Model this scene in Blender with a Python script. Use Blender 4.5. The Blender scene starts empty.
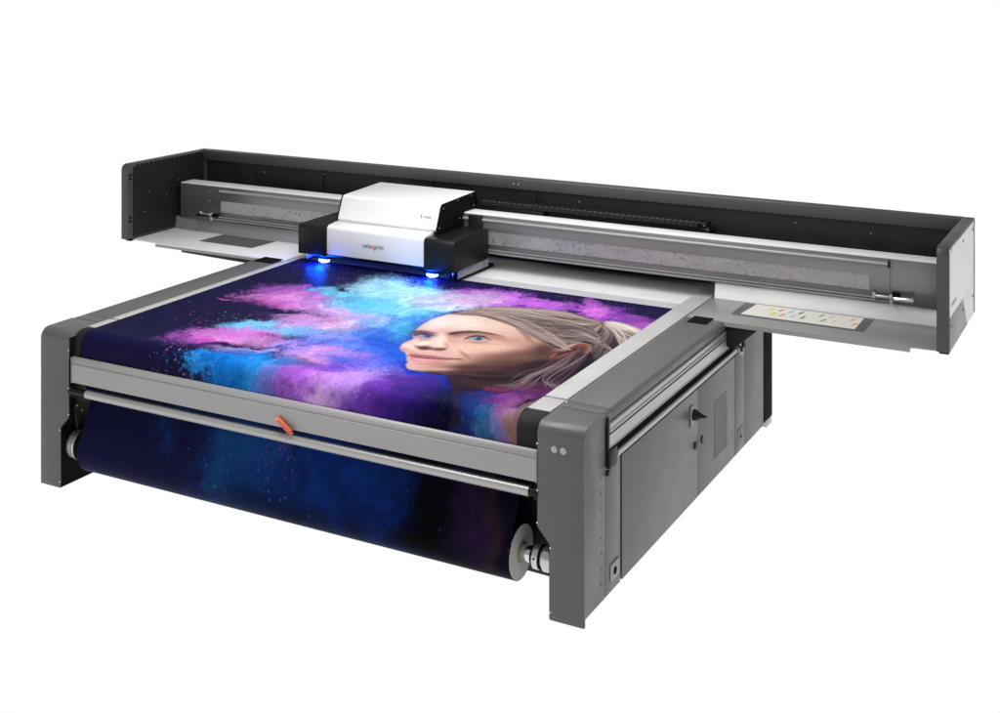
import bpy, bmesh, math, random
import numpy as np
from mathutils import Vector, Matrix

scene = bpy.context.scene
COL = scene.collection
PI = math.pi

# ---------------------------------------------------------------- materials
def material(name, rgb, metal=0.0, rough=0.5, noise=0.06, nscale=6.0, bump=0.0, bscale=300.0, spec=0.5, stretch=(1, 1, 1), emit=None, estr=0.0, rnoise=0.08, coat=0.0):
    m = bpy.data.materials.new(name); m.use_nodes = True
    nt = m.node_tree; b = nt.nodes['Principled BSDF']
    b.inputs['Metallic'].default_value = metal
    b.inputs['Specular IOR Level'].default_value = spec
    b.inputs['Coat Weight'].default_value = coat
    tc = nt.nodes.new('ShaderNodeTexCoord'); mp = nt.nodes.new('ShaderNodeMapping')
    mp.inputs['Scale'].default_value = stretch
    nt.links.new(tc.outputs['Object'], mp.inputs['Vector'])
    n = nt.nodes.new('ShaderNodeTexNoise'); n.inputs['Scale'].default_value = nscale; n.inputs['Detail'].default_value = 6
    nt.links.new(mp.outputs['Vector'], n.inputs['Vector'])
    r = nt.nodes.new('ShaderNodeMapRange')
    r.inputs['From Min'].default_value = .3; r.inputs['From Max'].default_value = .7
    r.inputs['To Min'].default_value = 1 - noise; r.inputs['To Max'].default_value = 1 + noise
    nt.links.new(n.outputs['Fac'], r.inputs['Value'])
    mx = nt.nodes.new('ShaderNodeVectorMath'); mx.operation = 'SCALE'
    mx.inputs[0].default_value = rgb
    nt.links.new(r.outputs['Result'], mx.inputs['Scale'])
    nt.links.new(mx.outputs['Vector'], b.inputs['Base Color'])
    r2 = nt.nodes.new('ShaderNodeMapRange')
    r2.inputs['From Min'].default_value = .3; r2.inputs['From Max'].default_value = .7
    r2.inputs['To Min'].default_value = max(.02, rough - rnoise); r2.inputs['To Max'].default_value = min(1, rough + rnoise)
    nt.links.new(n.outputs['Fac'], r2.inputs['Value']); nt.links.new(r2.outputs['Result'], b.inputs['Roughness'])
    if bump:
        n2 = nt.nodes.new('ShaderNodeTexNoise'); n2.inputs['Scale'].default_value = bscale; n2.inputs['Detail'].default_value = 3
        nt.links.new(mp.outputs['Vector'], n2.inputs['Vector'])
        bp = nt.nodes.new('ShaderNodeBump'); bp.inputs['Strength'].default_value = bump; bp.inputs['Distance'].default_value = .002
        nt.links.new(n2.outputs['Fac'], bp.inputs['Height']); nt.links.new(bp.outputs['Normal'], b.inputs['Normal'])
    if emit:
        b.inputs['Emission Color'].default_value = (*emit, 1); b.inputs['Emission Strength'].default_value = estr
    return m

M = {}
M['paint'] = material('grey_powder_coat', (.094, .095, .091), rough=.42, noise=.018, bump=.12, bscale=420)
M['door'] = material('grey_door_paint', (.094, .096, .092), rough=.4, noise=.014, rnoise=.04, bump=.12, bscale=420)
M['dark'] = material('charcoal_panel', (.0072, .0076, .0077), rough=.5, noise=.08, bump=.1, spec=.35)
M['darker'] = material('black_steel', (.0045, .0046, .0047), rough=.5, noise=.1, spec=.3)
M['frame'] = material('dark_grey_frame', (.040, .041, .039), rough=.45, noise=.04, bump=.1, bscale=400)
M['black'] = material('black_plastic', (.0045, .0045, .005), rough=.42, noise=.1, bump=.15, bscale=500, spec=.25)
M['rubber'] = material('black_rubber', (.008, .008, .0075), rough=.75, noise=.1, bump=.2, spec=.3)
M['alu'] = material('brushed_aluminium', (.44, .435, .43), metal=.5, rough=.36, noise=.05, nscale=3, stretch=(.4, 10, 10))
M['alu_y'] = material('anodised_rail', (.42, .42, .405), metal=.6, rough=.34, noise=.05, nscale=3, stretch=(10, .4, 10))
M['alu_front'] = material('satin_front_beam', (.36, .353, .35), metal=.25, rough=.45, noise=.03, nscale=3, stretch=(.5, 8, 8))
M['steel'] = material('dull_steel_beam', (.205, .197, .197), metal=.7, rough=.30, noise=.05, nscale=2.2, stretch=(.6, 3, 5))
M['chrome'] = material('chrome', (.7, .7, .7), metal=1, rough=.14, noise=.05, rnoise=.05)
M['strip'] = material('light_edge_strip', (.40, .395, .385), rough=.45, noise=.03)
M['shelf'] = material('light_sheet_metal', (.255, .252, .247), metal=.2, rough=.4, noise=.04, nscale=3)
M['table'] = material('white_vacuum_bed', (.68, .67, .67), rough=.5, noise=.03)
M['belt'] = material('pale_grey_belt', (.40, .395, .41), rough=.6, noise=.03)
M['white'] = material('white_lacquer', (.66, .655, .655), rough=.34, noise=.012, nscale=2, spec=.5)
M['side_white'] = material('pale_grey_lacquer', (.60, .60, .595), rough=.4, noise=.015)
M['side_grey'] = material('mid_grey_lacquer', (.20, .20, .195), rough=.45, noise=.03)
M['rectangle'] = material('slate_cover', (.085, .085, .085), rough=.6, noise=.05)
M['gap'] = material('shadow_gap_black', (.004, .004, .004), rough=.8, noise=.05, spec=.08)
M['orange'] = material('orange_plastic', (.62, .12, .045), rough=.38, noise=.05)
M['paper'] = material('test_sheet_film', (.62, .60, .55), rough=.5, noise=.03)
M['roll_end'] = material('wound_film_edge', (.52, .52, .50), rough=.7, noise=.06, nscale=40)
M['card'] = material('cardboard_core', (.30, .26, .17), rough=.8, noise=.1)
M['ink'] = material('dark_grey_lettering', (.09, .09, .095), rough=.5)
M['inklight'] = material('mid_grey_lettering', (.30, .30, .31), rough=.5)
M['red'] = material('red_lettering', (.50, .055, .10), rough=.5)
M['label'] = material('smoke_grey_label', (.074, .075, .073), rough=.5, noise=.04)
M['foot'] = material('pale_levelling_foot', (.55, .55, .53), rough=.5)
M['lamp'] = material('blue_white_lamp_lens', (.2, .4, .9), rough=.3, emit=(.20, .46, 1.0), estr=9.0)

def scratched():
    """galvanised strip, stained with scuffs and dried ink"""
    m = material('scuffed_galvanised_strip', (.31, .295, .295), metal=.45, rough=.42, noise=.1, nscale=9, stretch=(.6, 1, 1))
    nt = m.node_tree; b = nt.nodes['Principled BSDF']
    old = b.inputs['Base Color'].links[0].from_socket
    tc = nt.nodes.new('ShaderNodeTexCoord')
    n = nt.nodes.new('ShaderNodeTexNoise'); n.inputs['Scale'].default_value = 34; n.inputs['Detail'].default_value = 9; n.inputs['Roughness'].default_value = .75
    n.inputs['Distortion'].default_value = .2
    nt.links.new(tc.outputs['Object'], n.inputs['Vector'])
    r = nt.nodes.new('ShaderNodeMapRange'); r.inputs['From Min'].default_value = .50; r.inputs['From Max'].default_value = .72
    nt.links.new(n.outputs['Fac'], r.inputs['Value'])
    # stains lie mostly in the middle run of the strip
    sx = nt.nodes.new('ShaderNodeSeparateXYZ'); nt.links.new(tc.outputs['Object'], sx.inputs[0])
    w = nt.nodes.new('ShaderNodeMapRange'); w.inputs['From Min'].default_value = .62; w.inputs['From Max'].default_value = -.35
    w.inputs['To Min'].default_value = .1; w.inputs['To Max'].default_value = 1.3
    nt.links.new(sx.outputs['X'], w.inputs['Value'])
    mu = nt.nodes.new('ShaderNodeMath'); mu.operation = 'MULTIPLY'
    nt.links.new(r.outputs['Result'], mu.inputs[0]); nt.links.new(w.outputs['Result'], mu.inputs[1])
    n3 = nt.nodes.new('ShaderNodeTexNoise'); n3.inputs['Scale'].default_value = 4.5; n3.inputs['Detail'].default_value = 4
    nt.links.new(tc.outputs['Object'], n3.inputs['Vector'])
    r3 = nt.nodes.new('ShaderNodeMapRange'); r3.inputs['From Min'].default_value = .36; r3.inputs['From Max'].default_value = .54
    nt.links.new(n3.outputs['Fac'], r3.inputs['Value'])
    m3 = nt.nodes.new('ShaderNodeMath'); m3.operation = 'MULTIPLY'; m3.use_clamp = True
    nt.links.new(mu.outputs[0], m3.inputs[0]); nt.links.new(r3.outputs['Result'], m3.inputs[1]); mu = m3
    mx = nt.nodes.new('ShaderNodeMix'); mx.data_type = 'RGBA'
    nt.links.new(mu.outputs[0], mx.inputs['Factor']); nt.links.new(old, mx.inputs['A'])
    mx.inputs['B'].default_value = (.10, .09, .10, 1)
    nt.links.new(mx.outputs['Result'], b.inputs['Base Color'])
    return m
M['scuff'] = scratched()
M['lip'] = material('white_lip', (.78, .78, .77), rough=.45, noise=.02)
M['collar'] = material('turned_steel', (.62, .62, .61), metal=.75, rough=.3, noise=.05)

def glass():
    m = bpy.data.materials.new('clear_shield'); m.use_nodes = True
    b = m.node_tree.nodes['Principled BSDF']
    b.inputs['Base Color'].default_value = (.75, .78, .85, 1); b.inputs['Roughness'].default_value = .25
    b.inputs['Alpha'].default_value = .22
    return m
M['glass'] = glass()

# ---------------------------------------------------------------- mesh helpers
class MB:
    """collects closed shapes; build() links them as one mesh object"""
    def __init__(s): s.bm = bmesh.new()
    def _prism(s, ring0, ring1):
        a = [s.bm.verts.new(p) for p in ring0]; b = [s.bm.verts.new(p) for p in ring1]; n = len(a)
        s.bm.faces.new(a[::-1]); s.bm.faces.new(b)
        for i in range(n): s.bm.faces.new((a[i], a[(i + 1) % n], b[(i + 1) % n], b[i]))
        return s
    def box(s, x0, x1, y0, y1, z0, z1):
        x0, x1 = sorted((x0, x1)); y0, y1 = sorted((y0, y1)); z0, z1 = sorted((z0, z1))
        return s._prism([(x0, y0, z0), (x1, y0, z0), (x1, y1, z0), (x0, y1, z0)], [(x0, y0, z1), (x1, y0, z1), (x1, y1, z1), (x0, y1, z1)])
    def px(s, prof, x0, x1):
        return s._prism([(x0, y, z) for y, z in prof], [(x1, y, z) for y, z in prof])
    def py(s, prof, y0, y1):
        return s._prism([(x, y0, z) for x, z in prof], [(x, y1, z) for x, z in prof])
    def pz(s, prof, z0, z1):
        return s._prism([(x, y, z0) for x, y in prof], [(x, y, z1) for x, y in prof])
    def cyl(s, p0, p1, r0, r1=None, n=32):
        r1 = r0 if r1 is None else r1
        p0 = Vector(p0); p1 = Vector(p1); d = (p1 - p0).normalized()
        u = d.orthogonal().normalized(); v = d.cross(u)
        R = lambda p, r: [p + r * (math.cos(2 * PI * k / n) * u + math.sin(2 * PI * k / n) * v) for k in range(n)]
        return s._prism(R(p0, r0), R(p1, r1))
    def toe(s, y, z):
        """carry the front strip of the underside down to z"""
        bm = s.bm; bmesh.ops.recalc_face_normals(bm, faces=bm.faces)
        bmesh.ops.bisect_plane(bm, geom=bm.verts[:] + bm.edges[:] + bm.faces[:], plane_co=(0, y, 0), plane_no=(0, 1, 0))
        bm.normal_update()
        zmin = min(v.co.z for v in bm.verts)
        f = [f for f in bm.faces if f.calc_center_median().y < y and all(abs(v.co.z - zmin) < 1e-5 for v in f.verts)]
        r = bmesh.ops.extrude_face_region(bm, geom=f)
        for v in [g for g in r['geom'] if isinstance(g, bmesh.types.BMVert)]: v.co.z = z
        bmesh.ops.delete(bm, geom=[q for q in f if q.is_valid], context='FACES_ONLY')
        return s
    def build(s, name, mat, parent=None, bev=0.0, seg=2, only=None, bev2=None, toe=None):
        bm = s.bm
        bmesh.ops.recalc_face_normals(bm, faces=bm.faces)
        if only:
            ed = [e for e in bm.edges if only(e)]
            bmesh.ops.bevel(bm, geom=ed, offset=bev2, segments=8, affect='EDGES', profile=.5)
        if toe: s.toe(*toe)
        if bev:
            ed = [e for e in bm.edges if len(e.link_faces) == 2 and e.calc_face_angle(0) > math.radians(40)]
            bmesh.ops.bevel(bm, geom=ed, offset=bev, segments=seg, affect='EDGES', profile=.5, clamp_overlap=True)
        bmesh.ops.recalc_face_normals(bm, faces=bm.faces)
        me = bpy.data.meshes.new(name); bm.to_mesh(me); bm.free()
        return link(name, me, mat, parent)

def link(name, me, mat, parent=None):
    me.materials.append(mat)
    me.polygons.foreach_set('use_smooth', [True] * len(me.polygons)); me.set_sharp_from_angle(angle=math.radians(32))
    o = bpy.data.objects.new(name, me); COL.objects.link(o)
    put(o, parent); return o

def split(o):
    """one object per loose piece: rivets, screws, chain links are counted singly"""
    bm = bmesh.new(); bm.from_mesh(o.data); bm.verts.ensure_lookup_table()
    seen = set(); isl = []
    for v in bm.verts:
        if v.index in seen: continue
        st = [v]; g = []; seen.add(v.index)
        while st:
            a = st.pop(); g.append(a.index)
            for e in a.link_edges:
                b = e.other_vert(a)
                if b.index not in seen: seen.add(b.index); st.append(b)
        isl.append(g)
    bm.free(); name = o.name.split('.')[0]; old = o.data; par = o.parent; inv = o.matrix_parent_inverse.copy(); mat = old.materials[0]
    co = [v.co.copy() for v in old.vertices]; fs = [list(p.vertices) for p in old.polygons]
    bpy.data.objects.remove(o)
    out = []
    for g in isl:
        idx = {k: i for i, k in enumerate(g)}
        me = bpy.data.meshes.new(name); me.from_pydata([co[k] for k in g], [], [[idx[k] for k in f] for f in fs if f[0] in idx])
        q = link(name, me, mat); q.parent = par; q.matrix_parent_inverse = inv; out.append(q)
    return out

def put(o, parent):
    if parent is not None:
        o.parent = parent
        base = parent
        while base.parent: base = base.parent
        if parent is base: o.matrix_parent_inverse = Matrix.Translation(-base.location)
    return o

def thing(name, loc, label, cat):
    e = bpy.data.objects.new(name, None); COL.objects.link(e); e.location = loc; e.empty_display_size = .2
    e['label'] = label; e['category'] = cat; return e

def arc(cy, cz, r, a0, a1, n=8):
    return [(cy + r * math.cos(math.radians(a0 + (a1 - a0) * k / n)), cz + r * math.sin(math.radians(a0 + (a1 - a0) * k / n))) for k in range(n + 1)]

def lettering(name, text, size, mat, parent, matrix, width=None, depth=.0012):
    cu = bpy.data.curves.new(name, 'FONT'); cu.body = text; cu.size = size; cu.extrude = depth
    o = bpy.data.objects.new(name, cu); COL.objects.link(o)
    bpy.context.view_layer.update()
    me = bpy.data.meshes.new_from_object(o.evaluated_get(bpy.context.evaluated_depsgraph_get()))
    bpy.data.objects.remove(o)
    xs_ = [v.co.x for v in me.vertices]
    if width: me.transform(Matrix.Diagonal((width / (max(xs_) - min(xs_)), 1, 1, 1)))
    me.transform(matrix)
    me.name = name
    return link(name, me, mat, parent)

# ---------------------------------------------------------------- light levels
WORLD_UP = .35
PRINT_GAIN = .72
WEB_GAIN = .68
UV = 8
LIGHTS = [
    ('overhead_softbox', (-1.6, 1.2, 4.2), (-1.8, 1.4, 0), 3.5, 150, (1, 1, 1), 2.5),
    ('carriage_fill', (-1.4, -.3, 3.05), (-2.0, 2.4, 1.2), 2.4, 52, (1, 1, 1), .8),  # added fill: brightens carriage and beam, passes behind the leg fronts
    ('right_softbox', (4.5, 1.0, 2.6), (0, 1.4, .5), 2.0, 42, (1, 1, 1), 2.0),
]
BL = [  # BL through DOTS: artwork traced from image pixels, projected to bed metres
 ((-1.8955,1.1637),(0.3042,0.4512),(0.3268,-0.4578),(70,130,215),0.95,0.5,0.5),
 ((-1.7632,0.4436),(0.3076,0.305),(0.2648,-0.3512),(78,110,208),0.9,0.5,0.6),
 ((-1.4759,0.5976),(0.2772,0.1486),(0.2384,-0.3672),(52,98,206),0.9,0.5,0.6),
 ((-1.0702,0.2968),(0.1892,0.1014),(0.2014,-0.3282),(26,56,160),0.95,0.6,0.5),
 ((-2.0873,0.0848),(0.389,0.0562),(0.055,-0.1174),(60,120,210),0.85,0.4,0.6),
 ((-1.0661,0.0211),(0.2672,0.0426),(0.007,-0.1318),(28,34,125),0.85,0.6,0.3),
 ((-0.8494,0.0255),(0.1698,0.0274),(0.0086,-0.1086),(16,18,72),0.9,0.7,0.3),
 ((-0.7858,-0.0645),(0.1948,-0.0022),(-0.0148,-0.0622),(12,10,34),0.9,0.7,0.2),
 ((-0.6468,0.0093),(0.1694,0.0024),(-0.0238,-0.132),(16,18,60),0.9,0.6,0.2),
 ((-2.1791,0.0193),(0.3596,0.0138),(-0.0088,-0.094),(58,150,222),1.0,0.25,0.8),
 ((-1.9924,0.0038),(0.2448,0.0032),(-0.0166,-0.0838),(60,165,235),0.9,0.4,0.6),
 ((-2.3188,0.0432),(0.1202,0.019),(0.018,-0.0424),(40,120,205),0.9,0.3,0.9),
 ((-2.1616,0.0695),(0.1064,0.0104),(0.0162,-0.0302),(90,185,235),0.6,0.6,0.6),
 ((-2.2903,-0.0531),(0.0854,0.0014),(-0.0088,-0.0402),(30,90,170),0.5,0.6,0.6),
 ((-2.4491,0.6433),(0.2392,0.0642),(0.0654,-0.085),(120,195,230),0.85,0.5,0.7),
 ((-2.193,0.6847),(0.3086,0.0832),(0.0856,-0.1182),(125,175,225),0.75,0.6,0.7),
 ((-2.5036,1.4928),(0.2154,0.0392),(0.072,-0.106),(130,205,230),0.9,0.5,0.7),
 ((-2.5633,0.3461),(0.2292,0.1616),(0.1084,-0.1236),(154,89,170),0.95,0.4,0.9),
 ((-2.4721,0.4645),(0.2866,0.113),(0.0914,-0.1128),(189,119,195),0.8,0.5,0.8),
 ((-2.552,0.3064),(0.1362,0.054),(0.0526,-0.0622),(184,89,170),0.7,0.6,0.8),
 ((-2.315,0.4108),(0.2724,0.0754),(0.0736,-0.0948),(199,144,200),0.8,0.5,0.7),
 ((-2.4009,0.1659),(0.1664,-0.009),(0.0676,-0.0894),(95,40,110),0.8,0.6,0.6),
 ((-2.2667,0.2164),(0.1936,0.0656),(0.0478,-0.0596),(165,165,225),0.75,0.5,0.7),
 ((-2.1313,0.2463),(0.1356,0.046),(0.0302,-0.0388),(215,150,205),0.6,0.5,0.7),
 ((-2.8536,1.3937),(0.2582,0.0332),(0.123,-0.1682),(159,99,180),0.9,0.4,0.9),
 ((-2.6239,1.2559),(0.3882,0.0738),(0.1296,-0.1802),(189,114,195),0.95,0.4,0.8),
 ((-2.5802,1.1129),(0.23,0.0102),(0.1094,-0.1548),(169,76,165),0.8,0.7,0.9),
 ((-2.7401,1.2791),(0.2876,0.1092),(0.0614,-0.0814),(209,144,205),0.7,0.6,0.8),
 ((-3.0586,1.0511),(0.0512,0.0196),(0.0324,-0.0392),(184,94,170),0.9,0.5,0.8),
 ((-2.3637,1.1212),(0.3232,0.046),(0.1572,-0.2284),(194,144,205),0.85,0.5,0.7),
 ((-2.1563,1.1794),(0.286,0.0728),(0.1522,-0.2284),(195,175,225),0.8,0.6,0.7),
 ((-2.0686,0.8716),(0.2122,0.0562),(0.0844,-0.1234),(215,185,220),0.75,0.6,0.7),
 ((-2.2559,0.8698),(0.1398,0.0368),(0.0762,-0.107),(199,144,190),0.6,0.6,0.8),
 ((-2.0429,1.5674),(0.3602,0.1932),(0.2616,-0.4084),(110,190,230),0.95,0.4,0.7),
 ((-2.3006,1.7804),(0.2048,0.1098),(0.1878,-0.286),(150,200,222),0.85,0.6,0.9),
 ((-2.0659,1.7275),(0.2602,0.1396),(0.1756,-0.2788),(168,214,232),0.85,0.6,0.8),
 ((-2.4549,1.8516),(0.074,0.1598),(0.1286,-0.1744),(170,205,218),0.55,0.9,1.1),
 ((-2.0911,1.4025),(0.2062,0.1106),(0.119,-0.1798),(110,195,232),0.6,0.6,0.7),
 ((-1.7408,1.7294),(0.233,0.0416),(0.1184,-0.2136),(200,205,232),0.85,0.5,0.7),
 ((-1.7447,1.0453),(0.1728,0.0926),(0.0696,-0.1078),(90,175,230),0.6,0.6,0.7),
 ((-1.6183,1.0166),(0.0748,0.04),(0.1108,-0.176),(95,185,225),0.55,0.7,0.6),
 ((-1.8213,0.9078),(0.1426,0.0466),(0.0684,-0.1052),(80,120,215),0.6,0.7,0.6),
 ((-2.0093,0.4412),(0.1944,0.0652),(0.0798,-0.1092),(120,115,210),0.7,0.6,0.8),
 ((-1.8722,0.2595),(0.2184,0.0398),(0.0832,-0.1178),(184,144,205),0.85,0.5,0.8),
 ((-1.7632,0.4436),(0.1946,0.016),(0.0604,-0.093),(200,150,215),0.75,0.5,0.8),
 ((-1.7298,0.0676),(0.272,0.0338),(0.028,-0.066),(150,85,185),0.9,0.45,0.7),
 ((-1.615,0.2357),(0.1616,0.0556),(0.0494,-0.0718),(80,75,195),0.7,0.6,0.7),
 ((-1.7721,-0.0003),(0.2122,0.0088),(-0.0144,-0.0884),(159,104,190),0.9,0.45,0.7),
 ((-1.4521,0.099),(0.2792,0.0426),(0.0418,-0.081),(140,95,200),0.85,0.5,0.7),
 ((-1.3154,0.0176),(0.2968,0.0038),(-0.014,-0.0942),(95,50,155),0.95,0.5,0.5),
 ((-1.603,0.0252),(0.1682,-0.0026),(-0.0116,-0.084),(205,160,222),0.9,0.5,0.7),
 ((-1.5746,0.105),(0.0988,0.0468),(0.0376,-0.055),(215,170,222),0.8,0.6,0.7),
 ((-1.5058,-0.0227),(0.1638,-0.0072),(-0.0222,-0.0762),(170,140,225),0.75,0.6,0.8),
 ((-1.4826,0.1895),(0.1744,0.0706),(0.0476,-0.07),(150,130,220),0.6,0.6,0.8),
 ((-1.2366,-0.0162),(0.1698,-0.0076),(-0.0122,-0.0428),(110,55,165),0.7,0.6,0.7),
 ((-1.1503,0.1251),(0.093,0.0498),(0.0452,-0.071),(95,45,140),0.8,0.6,0.6),
 ((-1.2145,0.1271),(0.1222,0.0834),(0.0194,-0.0288),(159,109,175),0.5,0.7,0.9),
 ((-1.4619,1.8789),(0.4414,0.0258),(0.108,-0.2182),(150,85,190),0.85,0.4,1.0),
 ((-1.544,1.8917),(0.3092,0.0352),(0.079,-0.1546),(199,139,215),0.9,0.5,0.9),
 ((-1.2541,1.9063),(0.2328,0.0268),(0.0618,-0.131),(184,109,205),0.85,0.5,0.9),
 ((-1.6485,1.8072),(0.1864,0.0446),(0.0824,-0.152),(215,185,225),0.85,0.5,0.7),
 ((-0.7383,1.8354),(0.2336,-0.0108),(0.081,-0.2074),(140,75,190),0.85,0.4,1.0),
 ((-0.811,1.8744),(0.1396,-0.0068),(0.0672,-0.1686),(209,124,215),0.9,0.5,0.9),
 ((-0.9201,2.0854),(0.0724,-0.0044),(0.045,-0.112),(184,114,205),0.7,0.5,0.9),
 ((-0.5094,1.8061),(0.1734,-0.0078),(0.0444,-0.1226),(159,89,185),0.75,0.5,1.0),
 ((-0.406,1.7145),(0.1306,-0.0052),(0.035,-0.0994),(184,104,195),0.7,0.5,0.9),
 ((-2.0757,-0.0366),(0.2904,0.013),(-0.059,-0.34),(48,140,218),0.9,0.6,0.7),
 ((-2.2469,-0.0295),(0.1704,0.0074),(-0.0402,-0.229),(40,118,200),0.8,0.6,0.9),
 ((-1.9222,-0.0512),(0.1768,0.0082),(-0.0482,-0.2804),(70,160,232),0.7,0.7,0.7),
 ((-1.7044,-0.0492),(0.262,0.0048),(-0.0818,-0.3878),(160,96,196),0.9,0.6,0.6),
 ((-1.4732,-0.0442),(0.2272,-0.0026),(-0.095,-0.382),(190,150,222),0.85,0.6,0.6),
 ((-1.2366,-0.0477),(0.2562,-0.003),(-0.0918,-0.3758),(104,60,168),0.9,0.6,0.6),
 ((-1.0749,-0.0313),(0.1792,-0.0024),(-0.077,-0.3182),(60,40,130),0.8,0.7,0.5),
 ((-0.8451,-0.0543),(0.2308,-0.0026),(-0.0994,-0.4178),(14,14,52),0.9,0.7,0.4),
 ((-0.6456,-0.0605),(0.1686,-0.002),(-0.0964,-0.4118),(14,18,64),0.7,0.8,0.5),
 ((-2.5578,0.8087),(0.153,0.0236),(0.0472,-0.063),(60,50,100),0.5,0.8,1.0),
 ((-1.9605,0.6693),(0.212,0.0458),(0.0568,-0.0832),(150,150,228),0.7,0.7,0.8),
 ((-2.3651,0.8112),(0.1656,0.0438),(0.078,-0.106),(196,150,208),0.7,0.6,0.8),
 ((-1.7901,0.5807),(0.2184,0.0482),(0.064,-0.0964),(120,140,226),0.6,0.8,0.8),
 ((-1.9394,1.0395),(0.1638,0.0878),(0.0856,-0.1268),(150,176,232),0.6,0.7,0.8),
 ((-1.614,0.398),(0.1922,0.0344),(0.0586,-0.0906),(110,110,214),0.6,0.7,0.8),
 ((-1.5851,0.002),(0.0776,0.0118),(0.001,-0.0532),(228,190,232),0.6,0.8,0.7),
 ((-1.8205,0.2462),(0.148,0.0016),(0.0334,-0.0502),(222,160,212),0.6,0.7,0.9),
 ((-1.8975,1.7596),(0.1646,0.0882),(0.0784,-0.1298),(212,226,238),0.6,0.8,0.8),
 ((-2.4699,0.5362),(0.1804,0.0596),(0.0656,-0.0826),(196,120,200),0.5,0.8,0.8),
 ((-2.098,0.4155),(0.202,0.0562),(0.0578,-0.0782),(178,150,220),0.5,0.9,0.8),
 ((-1.859,0.3922),(0.1794,0.0408),(0.0534,-0.0766),(210,160,216),0.5,0.9,0.8),
 ((-2.6866,1.0832),(0.162,0.041),(0.073,-0.0966),(200,110,194),0.5,0.9,0.8),
 ((-1.9008,1.3693),(0.1694,0.0908),(0.0754,-0.1182),(150,200,236),0.45,0.9,0.7),
]
NB = [
 ((-0.7409,0.3992),(0.2286,0.0664),(0.0516,-0.0994),(72,46,46),0.9,0.8,0.3),
 ((-0.6462,0.4135),(0.1474,0.06),(0.0438,-0.0848),(88,58,60),0.8,0.8,0.3),
 ((-0.6578,0.0995),(0.1216,0.053),(0.0536,-0.117),(18,52,128),0.95,0.5,0.6),
 ((-0.7384,0.1177),(0.0632,0.0338),(0.0564,-0.1052),(16,34,92),0.8,0.6,0.5),
 ((-0.5339,0.058),(0.1842,0.0182),(0.0164,-0.1058),(24,62,132),0.85,0.6,0.6),
 ((-0.5556,0.0144),(0.149,0.0624),(0.0272,-0.0712),(26,94,150),0.85,0.5,1.0),
 ((-0.6456,-0.0806),(0.1472,0.0032),(-0.02,-0.1026),(34,46,118),0.85,0.5,0.7),
 ((-0.6121,0.1855),(0.1526,0.0156),(0.0324,-0.0666),(46,44,120),0.8,0.6,0.7),
 ((-0.6266,0.2989),(0.1064,0.0204),(0.0204,-0.0414),(130,48,88),0.7,0.6,0.8),
 ((-0.4724,0.2946),(0.1278,0.1552),(0.052,-0.0904),(112,52,124),0.85,0.5,0.9),
 ((-0.4179,0.4284),(0.1006,0.1466),(0.0526,-0.0926),(88,44,84),0.85,0.6,0.8),
 ((-0.3898,0.551),(0.0818,0.12),(0.0454,-0.0824),(56,32,52),0.9,0.6,0.6),
 ((-0.4737,0.1423),(0.0412,0.1474),(0.039,-0.0558),(136,74,130),0.8,0.5,0.9),
 ((-0.4467,0.0522),(0.041,0.0558),(0.0306,-0.024),(160,104,168),0.8,0.5,0.9),
 ((-0.4744,-0.0308),(0.0528,0.0262),(0.05,-0.1124),(150,92,165),0.85,0.5,0.8),
 ((-0.5652,-0.0465),(0.0962,0.0474),(0.0352,-0.0784),(60,120,170),0.7,0.6,1.0),
 ((-0.3789,0.112),(0.0118,0.1686),(0.037,-0.0402),(150,112,124),0.8,0.5,0.5),
 ((-0.3959,-0.027),(0.0454,0.0266),(0.0704,-0.1216),(150,118,114),0.9,0.5,0.3),
 ((-0.3404,-0.0272),(0.06,0.0354),(0.0698,-0.1212),(138,104,100),0.85,0.6,0.3),
]
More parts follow.
